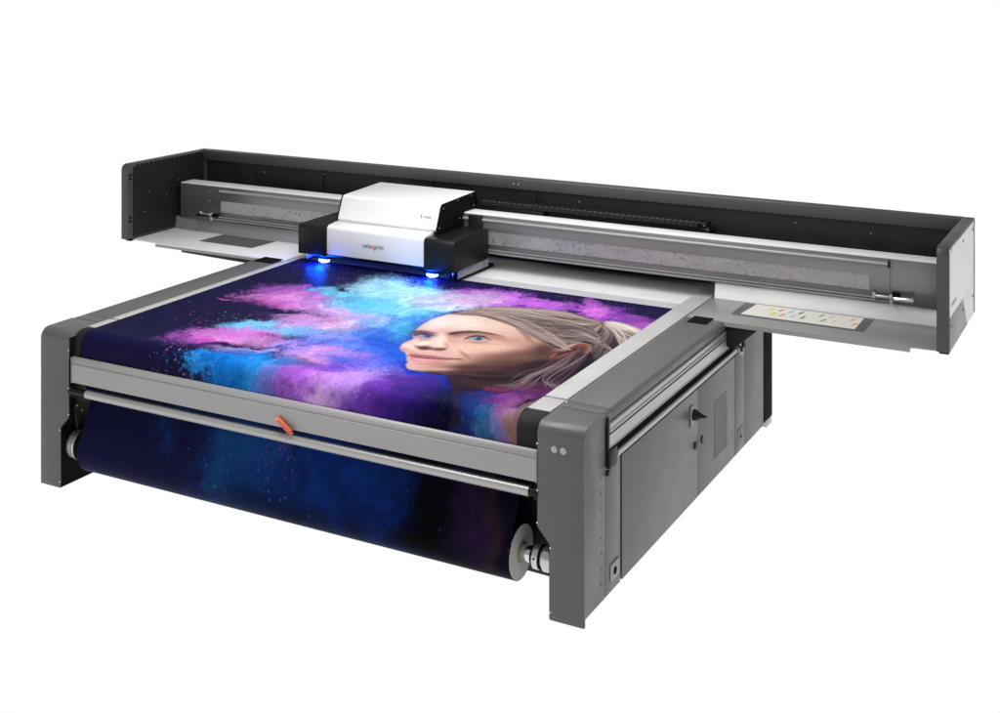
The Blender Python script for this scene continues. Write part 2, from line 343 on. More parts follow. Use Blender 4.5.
FB = [
 ((-1.4209,1.3175),(0.2842,0.0728),(0.0936,-0.1708),(232,212,204),1,0.8,0),
 ((-1.5351,1.2313),(0.0426,0.139),(0.0728,-0.1034),(238,218,210),0.8,0.8,0),
 ((-1.188,1.3682),(0.1696,-0.0106),(0.0722,-0.1524),(222,190,176),0.8,0.8,0),
 ((-1.3538,0.8146),(0.0848,0.084),(0.0626,-0.0972),(228,194,180),0.9,0.8,0),
 ((-1.4464,0.8315),(0.013,0.0838),(0.046,-0.059),(230,196,186),0.8,0.8,0),
 ((-1.3633,0.9438),(-0.0044,0.0776),(0.08,-0.0938),(240,214,202),0.8,0.8,0),
 ((-1.4,0.8119),(0.0244,0.1094),(0.0248,-0.0328),(244,222,212),0.7,0.8,0),
 ((-1.4615,0.7349),(0.0308,0.0164),(0.031,-0.049),(236,196,190),0.9,0.8,0),
 ((-1.4428,0.6624),(0.0202,0.0108),(0.0244,-0.0384),(196,132,138),0.8,0.8,0),
 ((-1.3892,0.6526),(0.0402,-0.0006),(0.0144,-0.0258),(204,150,142),0.7,0.8,0),
 ((-1.2785,0.6907),(0.0842,0.0142),(0.0164,-0.029),(214,170,158),0.8,0.8,0),
 ((-1.0682,0.9239),(0.1896,0.0628),(0.0448,-0.0842),(222,182,162),0.9,0.8,0),
 ((-1.1418,0.8195),(0.0888,0.0296),(0.0454,-0.0822),(226,188,170),0.8,0.8,0),
 ((-0.884,1.1107),(0.133,0.0202),(0.0496,-0.1052),(186,140,122),0.8,0.8,0),
 ((-0.8877,0.808),(0.1692,0.0908),(0.0428,-0.08),(138,96,84),0.9,0.9,0),
 ((-0.7884,0.9239),(0.1328,0.1154),(0.0608,-0.113),(112,76,68),0.95,0.9,0),
 ((-0.8451,0.7285),(0.1966,0.1054),(0.0418,-0.078),(104,70,62),0.95,0.9,0),
 ((-0.7212,1.045),(0.0752,0.0808),(0.0874,-0.164),(78,52,50),0.95,0.8,0),
 ((-0.7872,0.6205),(0.306,0.1232),(0.0552,-0.1058),(72,46,46),1,0.8,0),
 ((-0.8922,0.5838),(0.1334,0.0538),(0.0328,-0.0604),(92,60,56),0.9,0.9,0),
 ((-0.6171,0.7707),(0.1734,0.2208),(0.099,-0.179),(52,34,38),1,0.7,0),
 ((-0.8022,0.4218),(0.259,0.1052),(0.0426,-0.0788),(40,26,34),1,0.7,0),
 ((-0.5824,0.5211),(0.2352,0.1262),(0.0516,-0.101),(36,24,32),1,0.7,0),
 ((-0.5067,0.9916),(0.085,0.109),(0.0978,-0.189),(44,28,34),1,0.7,0),
 ((-1.123,0.4561),(0.1166,0.04),(0.0226,-0.0386),(196,150,138),0.8,0.9,0),
 ((-1.0941,0.515),(0.0724,0.0292),(0.0262,-0.0452),(160,116,106),0.6,0.9,0),
 ((-1.2355,0.4293),(0.0292,0.0156),(0.024,-0.0384),(212,168,162),0.7,0.9,0),
 ((-1.0491,0.4181),(0.1832,0.074),(0.0162,-0.0278),(90,54,56),0.9,0.9,0),
 ((-0.8179,0.5171),(0.202,0.0818),(0.0284,-0.0532),(44,28,34),1,0.8,0),
 ((-0.9118,0.4193),(0.1074,0.0046),(0.0164,-0.0322),(50,32,38),1,0.8,0),
 ((-0.7863,0.3933),(0.1364,-0.0108),(0.0202,-0.043),(44,28,36),1,0.8,0),
 ((-0.9407,0.5578),(0.1372,0.0468),(0.0246,-0.0454),(84,54,52),0.9,0.9,0),
 ((-0.9309,0.4853),(0.0916,0.037),(0.0246,-0.0442),(76,46,48),0.85,0.9,0),
 ((-1.0395,0.6527),(0.0428,0.0032),(0.0212,-0.041),(176,132,112),0.8,0.9,0),
 ((-1.0802,0.7465),(0.0836,-0.0626),(0.0102,-0.0322),(150,104,92),0.7,0.9,0),
 ((-1.1273,0.549),(0.0772,0.0218),(0.0208,-0.0368),(176,128,118),0.7,0.9,0),
 ((-1.3258,1.0557),(0.0552,0.0114),(0.0292,-0.0534),(138,92,80),0.85,0.9,0),
 ((-1.2906,0.96),(0.0416,-0.0164),(0.0306,-0.0682),(196,152,138),0.7,0.9,0),
 ((-1.2224,1.1158),(0.1388,0.0452),(0.0234,-0.043),(150,106,94),0.85,0.9,0),
 ((-1.0847,1.1251),(0.0992,-0.0132),(0.0248,-0.0536),(168,120,102),0.8,0.9,0),
 ((-1.1246,0.9773),(0.116,0.0312),(0.0146,-0.0276),(186,142,126),0.6,0.9,0),
 ((-1.531,1.0018),(0.0872,0.018),(0.027,-0.0462),(112,72,100),0.9,0.9,0),
 ((-1.5554,0.9559),(0.0264,0.0142),(0.0326,-0.0522),(78,54,110),0.8,0.8,0),
 ((-1.4312,1.0109),(0.0282,-0.001),(0.0284,-0.0532),(176,130,126),0.7,0.9,0),
 ((-1.432,0.8752),(0.0434,0.0304),(0.0138,-0.0218),(190,148,146),0.6,0.9,0),
 ((-0.9505,1.2803),(0.104,-0.0618),(0.031,-0.0886),(150,112,98),0.7,0.9,0),
]
FP = [
 ([(-1.5834,0.9973),(-1.5583,1.0345),(-1.5091,1.0466),(-1.445,1.0291),(-1.4428,1.007),(-1.4949,1.0118),(-1.5394,0.9926),(-1.5603,0.9627)],(70,46,80),0.75,0.0107),
 ([(-1.3789,1.0693),(-1.3579,1.1229),(-1.3002,1.1728),(-1.245,1.193),(-1.1631,1.1944),(-1.0433,1.161),(-1.1203,1.1659),(-1.2121,1.1587),(-1.2842,1.1154),(-1.3267,1.0692),(-1.3574,1.0388)],(70,48,48),0.9,0.008),
 ([(-1.5308,0.9088),(-1.5378,0.956),(-1.5213,0.9976),(-1.4704,1.0062),(-1.4112,0.9776),(-1.4248,0.9657),(-1.4638,0.9725),(-1.5071,0.9632),(-1.5205,0.9282)],(44,28,46),0.9,0.0047),
 ([(-1.5149,0.9036),(-1.5143,0.9408),(-1.4892,0.9682),(-1.4512,0.9746),(-1.4175,0.965),(-1.429,0.9268),(-1.4676,0.8992)],(150,138,162),0.9,0.0054),
 ([(-1.4892,0.9728),(-1.4607,0.9857),(-1.4353,0.9646),(-1.429,0.9313),(-1.4499,0.9201),(-1.4773,0.9421)],(58,84,124),0.9,0.004),
 ([(-1.4722,0.968),(-1.4585,0.973),(-1.4416,0.9475),(-1.4531,0.9413)],(18,20,34),0.85,0.0034),
 ([(-1.5074,0.8847),(-1.4644,0.8941),(-1.4248,0.9199),(-1.4123,0.9563),(-1.4112,0.909),(-1.4549,0.8787)],(136,92,96),0.6,0.0047),
 ([(-1.2413,1.0092),(-1.2412,1.0641),(-1.2122,1.1097),(-1.1631,1.1198),(-1.0698,1.0604),(-1.1001,1.0667),(-1.1517,1.0868),(-1.1953,1.0795),(-1.222,1.0423),(-1.227,1.0032)],(50,32,36),0.95,0.006),
 ([(-1.2247,1.0112),(-1.2168,1.0451),(-1.1828,1.0816),(-1.1365,1.079),(-1.0932,1.0614),(-1.1165,1.0353),(-1.1561,1.0096),(-1.1966,1.0036)],(158,150,160),0.85,0.0054),
 ([(-1.2086,1.0862),(-1.1751,1.0996),(-1.144,1.0704),(-1.1341,1.0282),(-1.1569,1.0159),(-1.189,1.0417)],(66,104,120),0.92,0.004),
 ([(-1.1831,1.0723),(-1.1694,1.0796),(-1.1489,1.0451),(-1.1614,1.0384)],(14,20,30),0.85,0.0034),
 ([(-1.1944,1.0708),(-1.1892,1.0759),(-1.1813,1.0618),(-1.186,1.057)],(220,228,236),0.7,0.0027),
 ([(-1.2119,0.9887),(-1.1506,0.9879),(-1.1018,1.0208),(-1.0811,1.0566),(-1.0861,1.0046),(-1.141,0.9707)],(128,84,74),0.6,0.0047),
 ([(-1.4369,0.7612),(-1.399,0.7771),(-1.358,0.7991),(-1.3073,0.7826),(-1.2697,0.7984),(-1.239,0.8192),(-1.2191,0.7652),(-1.2587,0.7354),(-1.307,0.7266),(-1.3455,0.7016),(-1.3884,0.7217)],(126,78,72),0.85,0.0074),
 ([(-1.397,0.7519),(-1.3612,0.7711),(-1.3147,0.7613),(-1.3211,0.7276),(-1.3606,0.7151)],(64,34,40),0.8,0.0054),
 ([(-1.2954,0.7629),(-1.263,0.776),(-1.2415,0.7962),(-1.2392,0.7586),(-1.2696,0.7424)],(84,46,46),0.7,0.0054),
 ([(-1.3212,0.9076),(-1.2694,0.873),(-1.2299,0.8197),(-1.2266,0.7869),(-1.2539,0.833),(-1.2898,0.8709)],(178,128,114),0.7,0.0067),
 ([(-1.3472,0.8713),(-1.3174,0.8784),(-1.276,0.8431),(-1.2795,0.8149),(-1.313,0.8144)],(238,208,194),0.6,0.0067),
 ([(-1.3694,0.5935),(-1.3642,0.6236),(-1.3371,0.6339),(-1.3042,0.6348),(-1.2515,0.6463),(-1.1765,0.6532),(-1.0637,0.6724),(-1.1389,0.6341),(-1.2277,0.6072),(-1.3117,0.5932),(-1.3555,0.578)],(158,92,98),0.9,0.0054),
 ([(-1.3476,0.5697),(-1.3078,0.5869),(-1.2248,0.6025),(-1.1362,0.6295),(-1.0849,0.6529),(-1.1153,0.6161),(-1.1527,0.5697),(-1.1963,0.5342),(-1.2551,0.5128),(-1.3047,0.5227)],(206,132,140),0.92,0.0054),
 ([(-1.3585,0.5806),(-1.3127,0.5947),(-1.2286,0.6087),(-1.138,0.6326),(-1.0635,0.6787),(-1.0456,0.6678),(-1.1298,0.6186),(-1.2291,0.5879),(-1.312,0.5723)],(84,38,46),0.9,0.0037),
 ([(-1.2984,0.5507),(-1.2512,0.5596),(-1.198,0.58),(-1.1585,0.6011),(-1.1985,0.5593),(-1.2596,0.5306)],(232,172,176),0.65,0.006),
 ([(-1.2692,0.483),(-1.2234,0.4935),(-1.1629,0.522),(-1.1248,0.5665),(-1.1528,0.5054),(-1.2123,0.4755)],(156,106,102),0.6,0.0067),
 ([(-1.1311,0.3857),(-1.0683,0.4078),(-0.9953,0.4125),(-0.9085,0.4135),(-0.7989,0.394),(-0.6771,0.4152),(-0.606,0.5085),(-0.569,0.4368),(-0.647,0.3589),(-0.7643,0.3321),(-0.8789,0.3621),(-0.9699,0.3693),(-1.0474,0.3731),(-1.1169,0.3625)],(52,32,40),0.92,0.008),
 ([(-0.6498,0.9252),(-0.6613,1.0005),(-0.6473,1.0503),(-0.6083,1.0883),(-0.6121,1.164),(-0.604,1.2431),(-0.5671,1.2606),(-0.5183,1.223),(-0.5002,1.1549),(-0.5172,1.0819),(-0.5408,0.9981),(-0.5755,0.9137),(-0.6199,0.8899)],(84,52,52),0.9,0.0107),
 ([(-0.6223,1.1585),(-0.6072,1.2502),(-0.5712,1.2696),(-0.5158,1.2287),(-0.4941,1.1581),(-0.508,1.1166),(-0.5194,1.1833),(-0.5569,1.2242),(-0.5925,1.2183),(-0.6021,1.1563)],(150,82,74),0.7,0.006),
 ([(-0.6207,0.9429),(-0.6081,1.008),(-0.5754,1.0719),(-0.5521,1.1442),(-0.5329,1.1245),(-0.5617,1.0161),(-0.5864,0.9365)],(128,82,76),0.7,0.0054),
 ([(-0.6317,0.9786),(-0.614,1.0469),(-0.5844,1.1183),(-0.5782,1.1735),(-0.5673,1.1361),(-0.5907,1.051),(-0.6137,0.9674)],(58,32,38),0.8,0.0054),
 ([(-0.6326,0.9159),(-0.6482,0.9865),(-0.6342,1.0362),(-0.6251,0.9779),(-0.6178,0.9238)],(150,96,88),0.8,0.0054),
]
NECK = ([(-1.0134,0.4219),(-0.8903,0.4688),(-0.667,0.6268),(-0.4425,1.1944),(-0.3367,1.7037),(0.2263,0.2781),(-0.2254,-0.1241),(-0.531,-0.1304),(-0.7799,-0.1346),(-0.7681,-0.0462),(-0.7452,0.0225),(-0.7722,0.0854),(-0.8454,0.1992),(-0.9377,0.3306)],(40,24,40),1,0.01)
FACE = ([(-1.4879,0.7032),(-1.5081,0.765),(-1.5088,0.8205),(-1.4988,0.8711),(-1.533,0.91),(-1.5672,0.9613),(-1.6002,1.0791),(-1.6165,1.1753),(-1.6177,1.2545),(-1.612,1.3234),(-1.6009,1.3781),(-1.5796,1.4414),(-1.5055,1.5547),(-1.1505,1.5632),(-0.8173,1.446),(-0.573,1.3448),(-0.4831,1.1726),(-0.4764,0.9262),(-0.5471,0.6911),(-0.606,0.5085),(-0.6695,0.401),(-0.7878,0.3741),(-0.8994,0.3977),(-0.9885,0.4009),(-1.0893,0.385),(-1.1662,0.3804),(-1.219,0.3773),(-1.2524,0.4005),(-1.2806,0.4388),(-1.2974,0.486),(-1.3264,0.5152),(-1.3468,0.5557),(-1.3744,0.5888),(-1.4028,0.6241),(-1.4387,0.6432),(-1.4672,0.6708)],(208,168,156),1,0.0067)
HAIR = [(-1.5777,1.432),(-1.5828,1.4974),(-1.5505,1.5306),(-1.5071,1.6098),(-1.4461,1.6856),(-1.3744,1.743),(-1.2879,1.7731),(-1.1997,1.7988),(-1.1041,1.8232),(-1.0142,1.8287),(-0.9097,1.8162),(-0.79,1.7667),(-0.7093,1.739),(-0.6621,1.7193),(-0.6457,1.748),(-0.6002,1.7674),(-0.511,1.7459),(-0.3901,1.6751),(-0.163,1.453),(0.2779,0.3058),(-0.0058,0.1537),(-0.1958,0.4429),(-0.3264,0.4422),(-0.3707,0.6346),(-0.4224,0.8751),(-0.4472,1.0649),(-0.5144,1.2426),(-0.6043,1.2718),(-0.6455,1.1943),(-0.6534,1.1028),(-0.7056,1.1182),(-0.7982,1.2015),(-0.8899,1.2663),(-1.0048,1.3336),(-1.1181,1.3934),(-1.2293,1.4451),(-1.3336,1.4803),(-1.4332,1.4783),(-1.5044,1.4505)]
HB = [
 ((-1.0908,1.7243),(0.2808,0.0878),(0.0396,-0.0828),(196,180,172),0.6,0.9,0.3),
 ((-1.3477,1.6659),(0.2166,0.0828),(0.0326,-0.0622),(190,176,170),0.6,0.9,0.3),
 ((-0.4977,1.7138),(0.1808,-0.0338),(0.0348,-0.0998),(238,228,214),0.95,0.6,0.2),
 ((-0.6588,1.7012),(0.0486,-0.0246),(0.0128,-0.0396),(120,60,50),0.8,0.7,0.2),
 ((-0.7497,1.3879),(0.1926,0.0064),(0.0552,-0.1306),(60,46,52),0.7,0.9,0.3),
 ((-0.4812,1.2824),(0.1782,-0.0834),(0.0774,-0.2436),(44,32,40),0.8,0.9,0.3),
 ((-1.1894,1.5296),(0.1988,-0.0408),(0.0194,-0.0438),(88,70,68),0.7,0.9,0.3),
 ((-1.0006,1.5428),(0.2336,-0.0064),(0.021,-0.0476),(92,76,76),0.6,0.9,0.4),
 ((-0.8525,1.7229),(0.197,-0.0532),(0.0234,-0.0612),(170,152,146),0.6,0.9,0.3),
]
HR = (0.833,1.808)
ST = [
 (120,[(-1.574,1.4444),(-1.499,1.5954),(-1.3631,1.722),(-1.1868,1.7735),(-1.0001,1.7992),(-0.777,1.738),(-0.6588,1.7012)],[(-1.501,1.4445),(-1.3932,1.4843),(-1.1339,1.3972),(-0.8247,1.2553),(-0.6415,1.2407),(-0.6123,1.4615),(-0.6411,1.6761)],[(190,172,162),(220,204,194),(92,72,70),(58,42,44),(136,116,108)],0.0028,0.75),
 (110,[(-1.3594,1.5803),(-1.1712,1.6033),(-0.9654,1.6118),(-0.7912,1.6055),(-0.6464,1.5377),(-0.5476,1.4038),(-0.4777,1.1328)],[(-0.9399,1.2859),(-0.7192,1.1328),(-0.6343,1.2669),(-0.4939,1.2536),(-0.3668,1.1922),(-0.279,1.0726),(-0.2561,0.7708)],[(44,30,36),(96,78,80),(30,20,28),(168,150,148),(70,52,56)],0.0028,0.7),
 (36,[(-0.6425,1.7099),(-0.5772,1.7449),(-0.4679,1.7055),(-0.34,1.6309),(-0.2444,1.5664)],[(-0.6251,1.67),(-0.5313,1.5756),(-0.4274,1.4228),(-0.331,1.2541),(-0.265,1.0395)],[(236,226,212),(222,208,196),(160,140,134),(110,90,90)],0.0034,0.6),
 (34,[(-1.517,1.5751),(-1.2609,1.504),(-0.9586,1.3228),(-0.7071,1.1613),(-0.6079,1.1143)],[(-1.4492,1.5849),(-1.1505,1.5632),(-0.8814,1.4117),(-0.686,1.2392),(-0.5815,1.0985)],[(215,196,186),(180,156,148),(130,106,100),(90,68,66)],0.0027,0.6),
 (30,[(-0.8033,1.5015),(-0.7105,1.5033),(-0.5746,1.4354),(-0.5823,1.572),(-0.6359,1.6642)],[(-0.625,1.3169),(-0.5463,1.3141),(-0.4427,1.281),(-0.4905,1.4804),(-0.6164,1.6502)],[(190,176,172),(120,100,102),(60,44,50)],0.0023,0.55),
 (14,[(-0.5584,1.0895),(-0.5501,0.8867),(-0.585,0.7681),(-0.6038,0.6224),(-0.621,0.4452),(-0.7178,0.357)],[(-0.5002,1.0995),(-0.4613,0.8542),(-0.4943,0.7193),(-0.5148,0.6133),(-0.501,0.4193),(-0.5186,0.3392)],[(186,164,168),(140,116,124),(100,78,88)],0.002,0.55),
 (10,[(-0.5584,1.0895),(-0.6011,0.941),(-0.6016,0.7396),(-0.6479,0.637),(-0.6473,0.4495)],[(-0.4777,1.1328),(-0.4715,0.9288),(-0.4842,0.6486),(-0.4458,0.521),(-0.3356,0.4373)],[(196,176,178),(140,116,124)],0.0019,0.5),
 (14,[(-0.5226,1.0664),(-0.5055,0.8704),(-0.5327,0.6988),(-0.5118,0.5589),(-0.3809,0.4837),(-0.3081,0.4521)],[(-0.4676,1.1382),(-0.4322,0.9499),(-0.3987,0.6944),(-0.3898,0.551),(-0.2846,0.4999),(-0.2369,0.5968)],[(170,150,158),(120,98,108)],0.0019,0.45),
 (10,[(-1.5828,1.4344),(-1.6257,1.3339),(-1.6337,1.2033),(-1.6205,1.1118)],[(-1.5725,1.4923),(-1.6617,1.4183),(-1.681,1.3043),(-1.661,1.1887)],[(120,96,104),(170,150,150)],0.0019,0.5),
 (10,[(-1.2293,1.4451),(-1.1131,1.3839),(-0.9822,1.2633),(-0.8878,1.131)],[(-1.1331,1.4222),(-0.9905,1.3058),(-0.8746,1.1831),(-0.7839,1.0545)],[(150,122,112),(110,84,76)],0.0019,0.45),
]
DOTS = [
 (260,-2.6681,0.7495,0.221,0.141,[(225,225,240),(225,130,215),(150,140,190)],0.002,0.006,0.7),
 (260,-2.8449,1.8991,0.314,0.174,[(225,225,240),(160,160,205),(120,190,225)],0.002,0.006,0.7),
 (240,-2.5628,2.0503,0.258,0.169,[(225,225,240),(120,190,225)],0.002,0.006,0.6),
 (60,-2.4375,0.0036,0.101,0.055,[(225,225,240),(120,190,225),(90,140,210)],0.002,0.007,0.7),
 (60,-2.7458,-0.0364,0.076,0.061,[(225,225,240),(120,70,170)],0.002,0.006,0.6),
 (50,-2.3193,-0.0124,0.072,0.037,[(120,190,225),(225,225,240)],0.002,0.005,0.6),
 (200,-1.4271,1.9544,0.303,0.169,[(225,130,215),(225,225,240),(120,70,170)],0.002,0.006,0.7),
 (420,-0.6899,1.9132,0.239,0.192,[(225,130,215),(120,70,170),(225,225,240),(190,100,210)],0.002,0.006,0.7),
 (200,-0.9086,2.0916,0.222,0.138,[(225,130,215),(120,70,170),(225,225,240)],0.002,0.005,0.6),
 (150,-1.6858,1.8731,0.192,0.15,[(225,130,215),(225,225,240)],0.002,0.006,0.5),
 (90,-1.1133,2.0658,0.169,0.129,[(26,24,64)],0.003,0.01,0.7),
 (120,-0.7643,1.9256,0.213,0.151,[(26,24,64)],0.003,0.01,0.6),
 (160,-2.5042,0.9928,0.267,0.155,[(26,24,64),(120,70,170)],0.003,0.009,0.5),
 (180,-2.3928,0.507,0.289,0.13,[(110,60,140),(225,130,215)],0.003,0.008,0.5),
 (260,-1.6059,0.0092,0.165,0.093,[(225,225,240),(225,130,215),(150,120,210)],0.002,0.006,0.45),
 (200,-1.7808,0.0354,0.171,0.082,[(225,130,215),(235,190,225)],0.002,0.006,0.5),
 (200,-2.2705,1.7965,0.41,0.299,[(225,225,240),(120,190,225)],0.002,0.006,0.5),
 (60,-2.1532,1.7396,0.348,0.21,[(60,140,180)],0.003,0.008,0.5),
 (50,-2.1803,0.6679,0.389,0.206,[(205,90,140)],0.005,0.014,0.6),
 (26,-2.1313,0.2463,0.345,0.157,[(205,80,150),(230,150,190)],0.006,0.016,0.8),
 (60,-0.5938,0.0323,0.103,0.073,[(120,190,225),(225,130,215),(225,225,240)],0.002,0.006,0.3),
 (220,-0.5767,0.0504,0.117,0.053,[(120,190,225),(225,225,240),(90,170,210)],0.002,0.004,0.4),
 (60,-0.6173,0.0652,0.097,0.045,[(225,130,215),(120,190,225),(70,80,160)],0.002,0.004,0.35),
 (60,-1.2407,0.0684,0.16,0.052,[(225,130,215),(120,70,170)],0.002,0.005,0.5),
]
# ---------------------------------------------------------------- artwork
def s2l(c):
    c = np.asarray(c, dtype=np.float64) / 255.0
    return np.where(c <= 0.04045, c / 12.92, ((c + 0.055) / 1.055) ** 2.4)

def vnoise(x, y, seed):
    xi = np.floor(x).astype(np.int64); yi = np.floor(y).astype(np.int64)
    fx = x - xi; fy = y - yi
    fx = fx * fx * fx * (fx * (fx * 6 - 15) + 10); fy = fy * fy * fy * (fy * (fy * 6 - 15) + 10)
    def h(a, b):
        n = (a * 374761393 + b * 668265263 + seed * 1442695041) & 0xffffffff
        n = ((n ^ (n >> 13)) * 1274126177) & 0xffffffff
        n = n ^ (n >> 16)
        return (n & 0xffff) / 65535.0
    return ((h(xi, yi) * (1 - fx) + h(xi + 1, yi) * fx) * (1 - fy) +
            (h(xi, yi + 1) * (1 - fx) + h(xi + 1, yi + 1) * fx) * fy)

def fbm(x, y, f, octv, seed, gain=0.55):
    s = 0.0; a = 1.0; t = 0.0
    for o in range(octv):
        s = s + a * vnoise(x * f + 17.3 * o, y * f + 9.1 * o, seed + o * 31)
        t += a; a *= gain; f *= 2.03
    return s / t * 2 - 1

def sstep(e0, e1, v):
    t = np.clip((v - e0) / (e1 - e0), 0, 1)
    return t * t * (3 - 2 * t)

def poly_alpha(X, Y, pts, feather):
    """soft coverage of a polygon: signed distance / feather"""
    P = np.array(pts); n = len(P)
    inside = np.zeros(X.shape, bool); d2 = np.full(X.shape, 1e9)
    for i in range(n):
        x0, y0 = P[i]; x1, y1 = P[(i + 1) % n]
        dx, dy = x1 - x0, y1 - y0
        t = np.clip(((X - x0) * dx + (Y - y0) * dy) / (dx * dx + dy * dy + 1e-12), 0, 1)
        d2 = np.minimum(d2, (X - x0 - t * dx) ** 2 + (Y - y0 - t * dy) ** 2)
        if abs(dy) > 1e-12:
            inside ^= ((y0 > Y) != (y1 > Y)) & (X < dx * (Y - y0) / dy + x0)
    d = np.sqrt(d2) * np.where(inside, 1, -1)
    return sstep(-feather, feather, d)

def paint_print(xs, ys):
    """the printed picture as linear RGB over print coordinates (metres)"""
    KY = 0.6                                     # brush shape: stretched in depth for the camera's foreshortening, finer across the bed's width
    X, Y = np.meshgrid(xs, ys, indexing='ij')
    img = np.empty(X.shape + (3,)); img[:] = s2l((33, 30, 70))
    n0 = fbm(X, Y, 1.3, 3, 3)
    img *= (1 + 0.18 * n0)[..., None]
    wx = 0.10 * fbm(X, Y * .8, 2.6, 5, 11) + 0.035 * fbm(X, Y, 11, 4, 12)
    wy = 0.14 * fbm(X, Y * .8, 2.6, 5, 21) + 0.05 * fbm(X, Y, 11, 4, 22)
    det = fbm(X + wx * 2, Y + wy * 2, 4.5, 7, 31, .68)
    gr = fbm(X, Y * .7, 110, 2, 77, .8) * 1.6
    shade = fbm(X + wx * 3, Y + wy * 3, 6.0, 6, 41, .65) * 1.3
    def blob(b, clip=None, warp=1.0):
        (cx, cy), (ax, ay), (bx, by), col, op, soft, amp = b
        R = 1.9 * max(abs(ax) + abs(bx), 0.02) + .2; S = 1.9 * (abs(ay) + abs(by)) + .25
        i0, i1 = np.searchsorted(xs, [cx - R, cx + R]); j0, j1 = np.searchsorted(ys, [cy - S, cy + S])
        if i1 <= i0 or j1 <= j0: return
        sl = (slice(i0, i1), slice(j0, j1))
        x = X[sl] + warp * wx[sl] - cx; y = Y[sl] + warp * wy[sl] - cy
        D = ax * by - ay * bx
        u = (x * by - y * bx) / D; v = (ax * y - ay * x) / D
        r = np.sqrt(u * u + v * v)
        q = 1 - r + amp * 0.75 * det[sl] + amp * 0.20 * gr[sl]
        a = op * sstep(-soft * .5, soft, q)
        if clip is not None: a = a * clip[sl]
        c = s2l(col) * (1 + (0.5 * shade[sl] * min(1, amp * 2) + 0.09 * gr[sl])[..., None])
        img[sl] = img[sl] * (1 - a[..., None]) + np.clip(c, 0, 1) * a[..., None]
    def poly(pts, col, op, fe, clip=None):
        P = np.array(pts)
        i0, i1 = np.searchsorted(xs, [P[:, 0].min() - .06, P[:, 0].max() + .06])
        j0, j1 = np.searchsorted(ys, [P[:, 1].min() - .06, P[:, 1].max() + .06])
        if i1 <= i0 or j1 <= j0: return None
        sl = (slice(i0, i1), slice(j0, j1))
        P2 = P.copy(); P2[:, 1] *= KY
        a = op * poly_alpha(X[sl], Y[sl] * KY, P2, fe)
        m = np.zeros(X.shape); m[sl] = a
        if clip is not None: a = a * clip[sl]
        img[sl] = img[sl] * (1 - a[..., None]) + s2l(col) * a[..., None]
        return m
    for b in BL: blob(b)
    # powder grains thrown out of the clouds
    rs = np.random.RandomState(5)
    def dots(n, cx, cy, sx, sy, cols, smin=.002, smax=.006, op=.8):
        for k in range(n):
            x = cx + rs.normal() * sx; y = cy + rs.normal() * sy
            s = smin * .8 + (smax - smin) * .8 * rs.rand() ** 4; c = cols[rs.randint(len(cols))]
            i0, i1 = np.searchsorted(xs, [x - 2.5 * s, x + 2.5 * s]); j0, j1 = np.searchsorted(ys, [y - 4 * s, y + 4 * s])
            if i1 <= i0 or j1 <= j0: continue
            sl = (slice(i0, i1), slice(j0, j1))
            a = op * (.4 + .6 * rs.rand()) * np.exp(-(((X[sl] - x) / s) ** 2 + ((Y[sl] - y) / (1.15 * s)) ** 2))
            img[sl] = img[sl] * (1 - a[..., None]) + s2l(c) * a[..., None]
    W = (225, 225, 240); P_ = (225, 130, 215); T = (120, 190, 225); V = (120, 70, 170); NV = (30, 28, 70)
    for args in DOTS: dots(*args)
    # ink response of the clouds: a little more contrast and chroma, as printed
    lum = img.mean(axis=2, keepdims=True)
    img[:] = np.clip(np.clip(lum + (img - lum) * 1.06, 0.0005, 1) ** 1.07 * 1.04, 0.0015, 1)
    neckm = poly(*NECK)
    for b in NB: blob(b, neckm, .35)
    facem = poly(*FACE)
    hairm0 = poly_alpha(X, Y * KY, [(p[0], p[1] * KY) for p in HAIR], .012)
    for b in FB: blob(b, facem, 0.0)
    # hair base: light crown, dark towards the nape
    dk = s2l((70, 54, 60)); lt = s2l((122, 104, 100)); nape = s2l((34, 24, 34))
    g = np.clip((HR[1] - Y) / (HR[1] - HR[0]), 0, 1)
    base = np.where(g[..., None] < .45, lt * (1 - g[..., None] / .45) + dk * (g[..., None] / .45),
                    dk + (nape - dk) * np.clip((g[..., None] - .45) / .3, 0, 1))
    base = base * (1 + .45 * fbm(X * .5, Y * 3 + X * 1.2, 9, 4, 55) + .12 * gr)[..., None]
    skin = (1 + .018 * gr + .03 * fbm(X, Y, 30, 3, 61))[..., None]
    img[:] = img * (1 - hairm0[..., None]) + base * hairm0[..., None]
    for b in HB: blob(b, hairm0, .2)
    for pts, col, op, fe in FP: poly(pts, col, op, fe)
    img[:] = np.where(facem[..., None] > .5, img * skin * .95, img)
    def strand(pts, w, col, op):
        P = np.array(pts); m = 10; Q = []
        n = len(P)
        for i in range(n - 1):
            p0 = P[max(i - 1, 0)]; p1 = P[i]; p2 = P[i + 1]; p3 = P[min(i + 2, n - 1)]
            for k in range(m):
                t = k / m
                Q.append(.5 * (2 * p1 + (p2 - p0) * t + (2 * p0 - 5 * p1 + 4 * p2 - p3) * t * t + (3 * p1 - p0 - 3 * p2 + p3) * t ** 3))
        Q = np.array(Q)
        i0, i1 = np.searchsorted(xs, [Q[:, 0].min() - .03, Q[:, 0].max() + .03])
        j0, j1 = np.searchsorted(ys, [Q[:, 1].min() - .05, Q[:, 1].max() + .05])
        if i1 <= i0 or j1 <= j0: return
        A = np.zeros((i1 - i0, j1 - j0))
        L = len(Q)
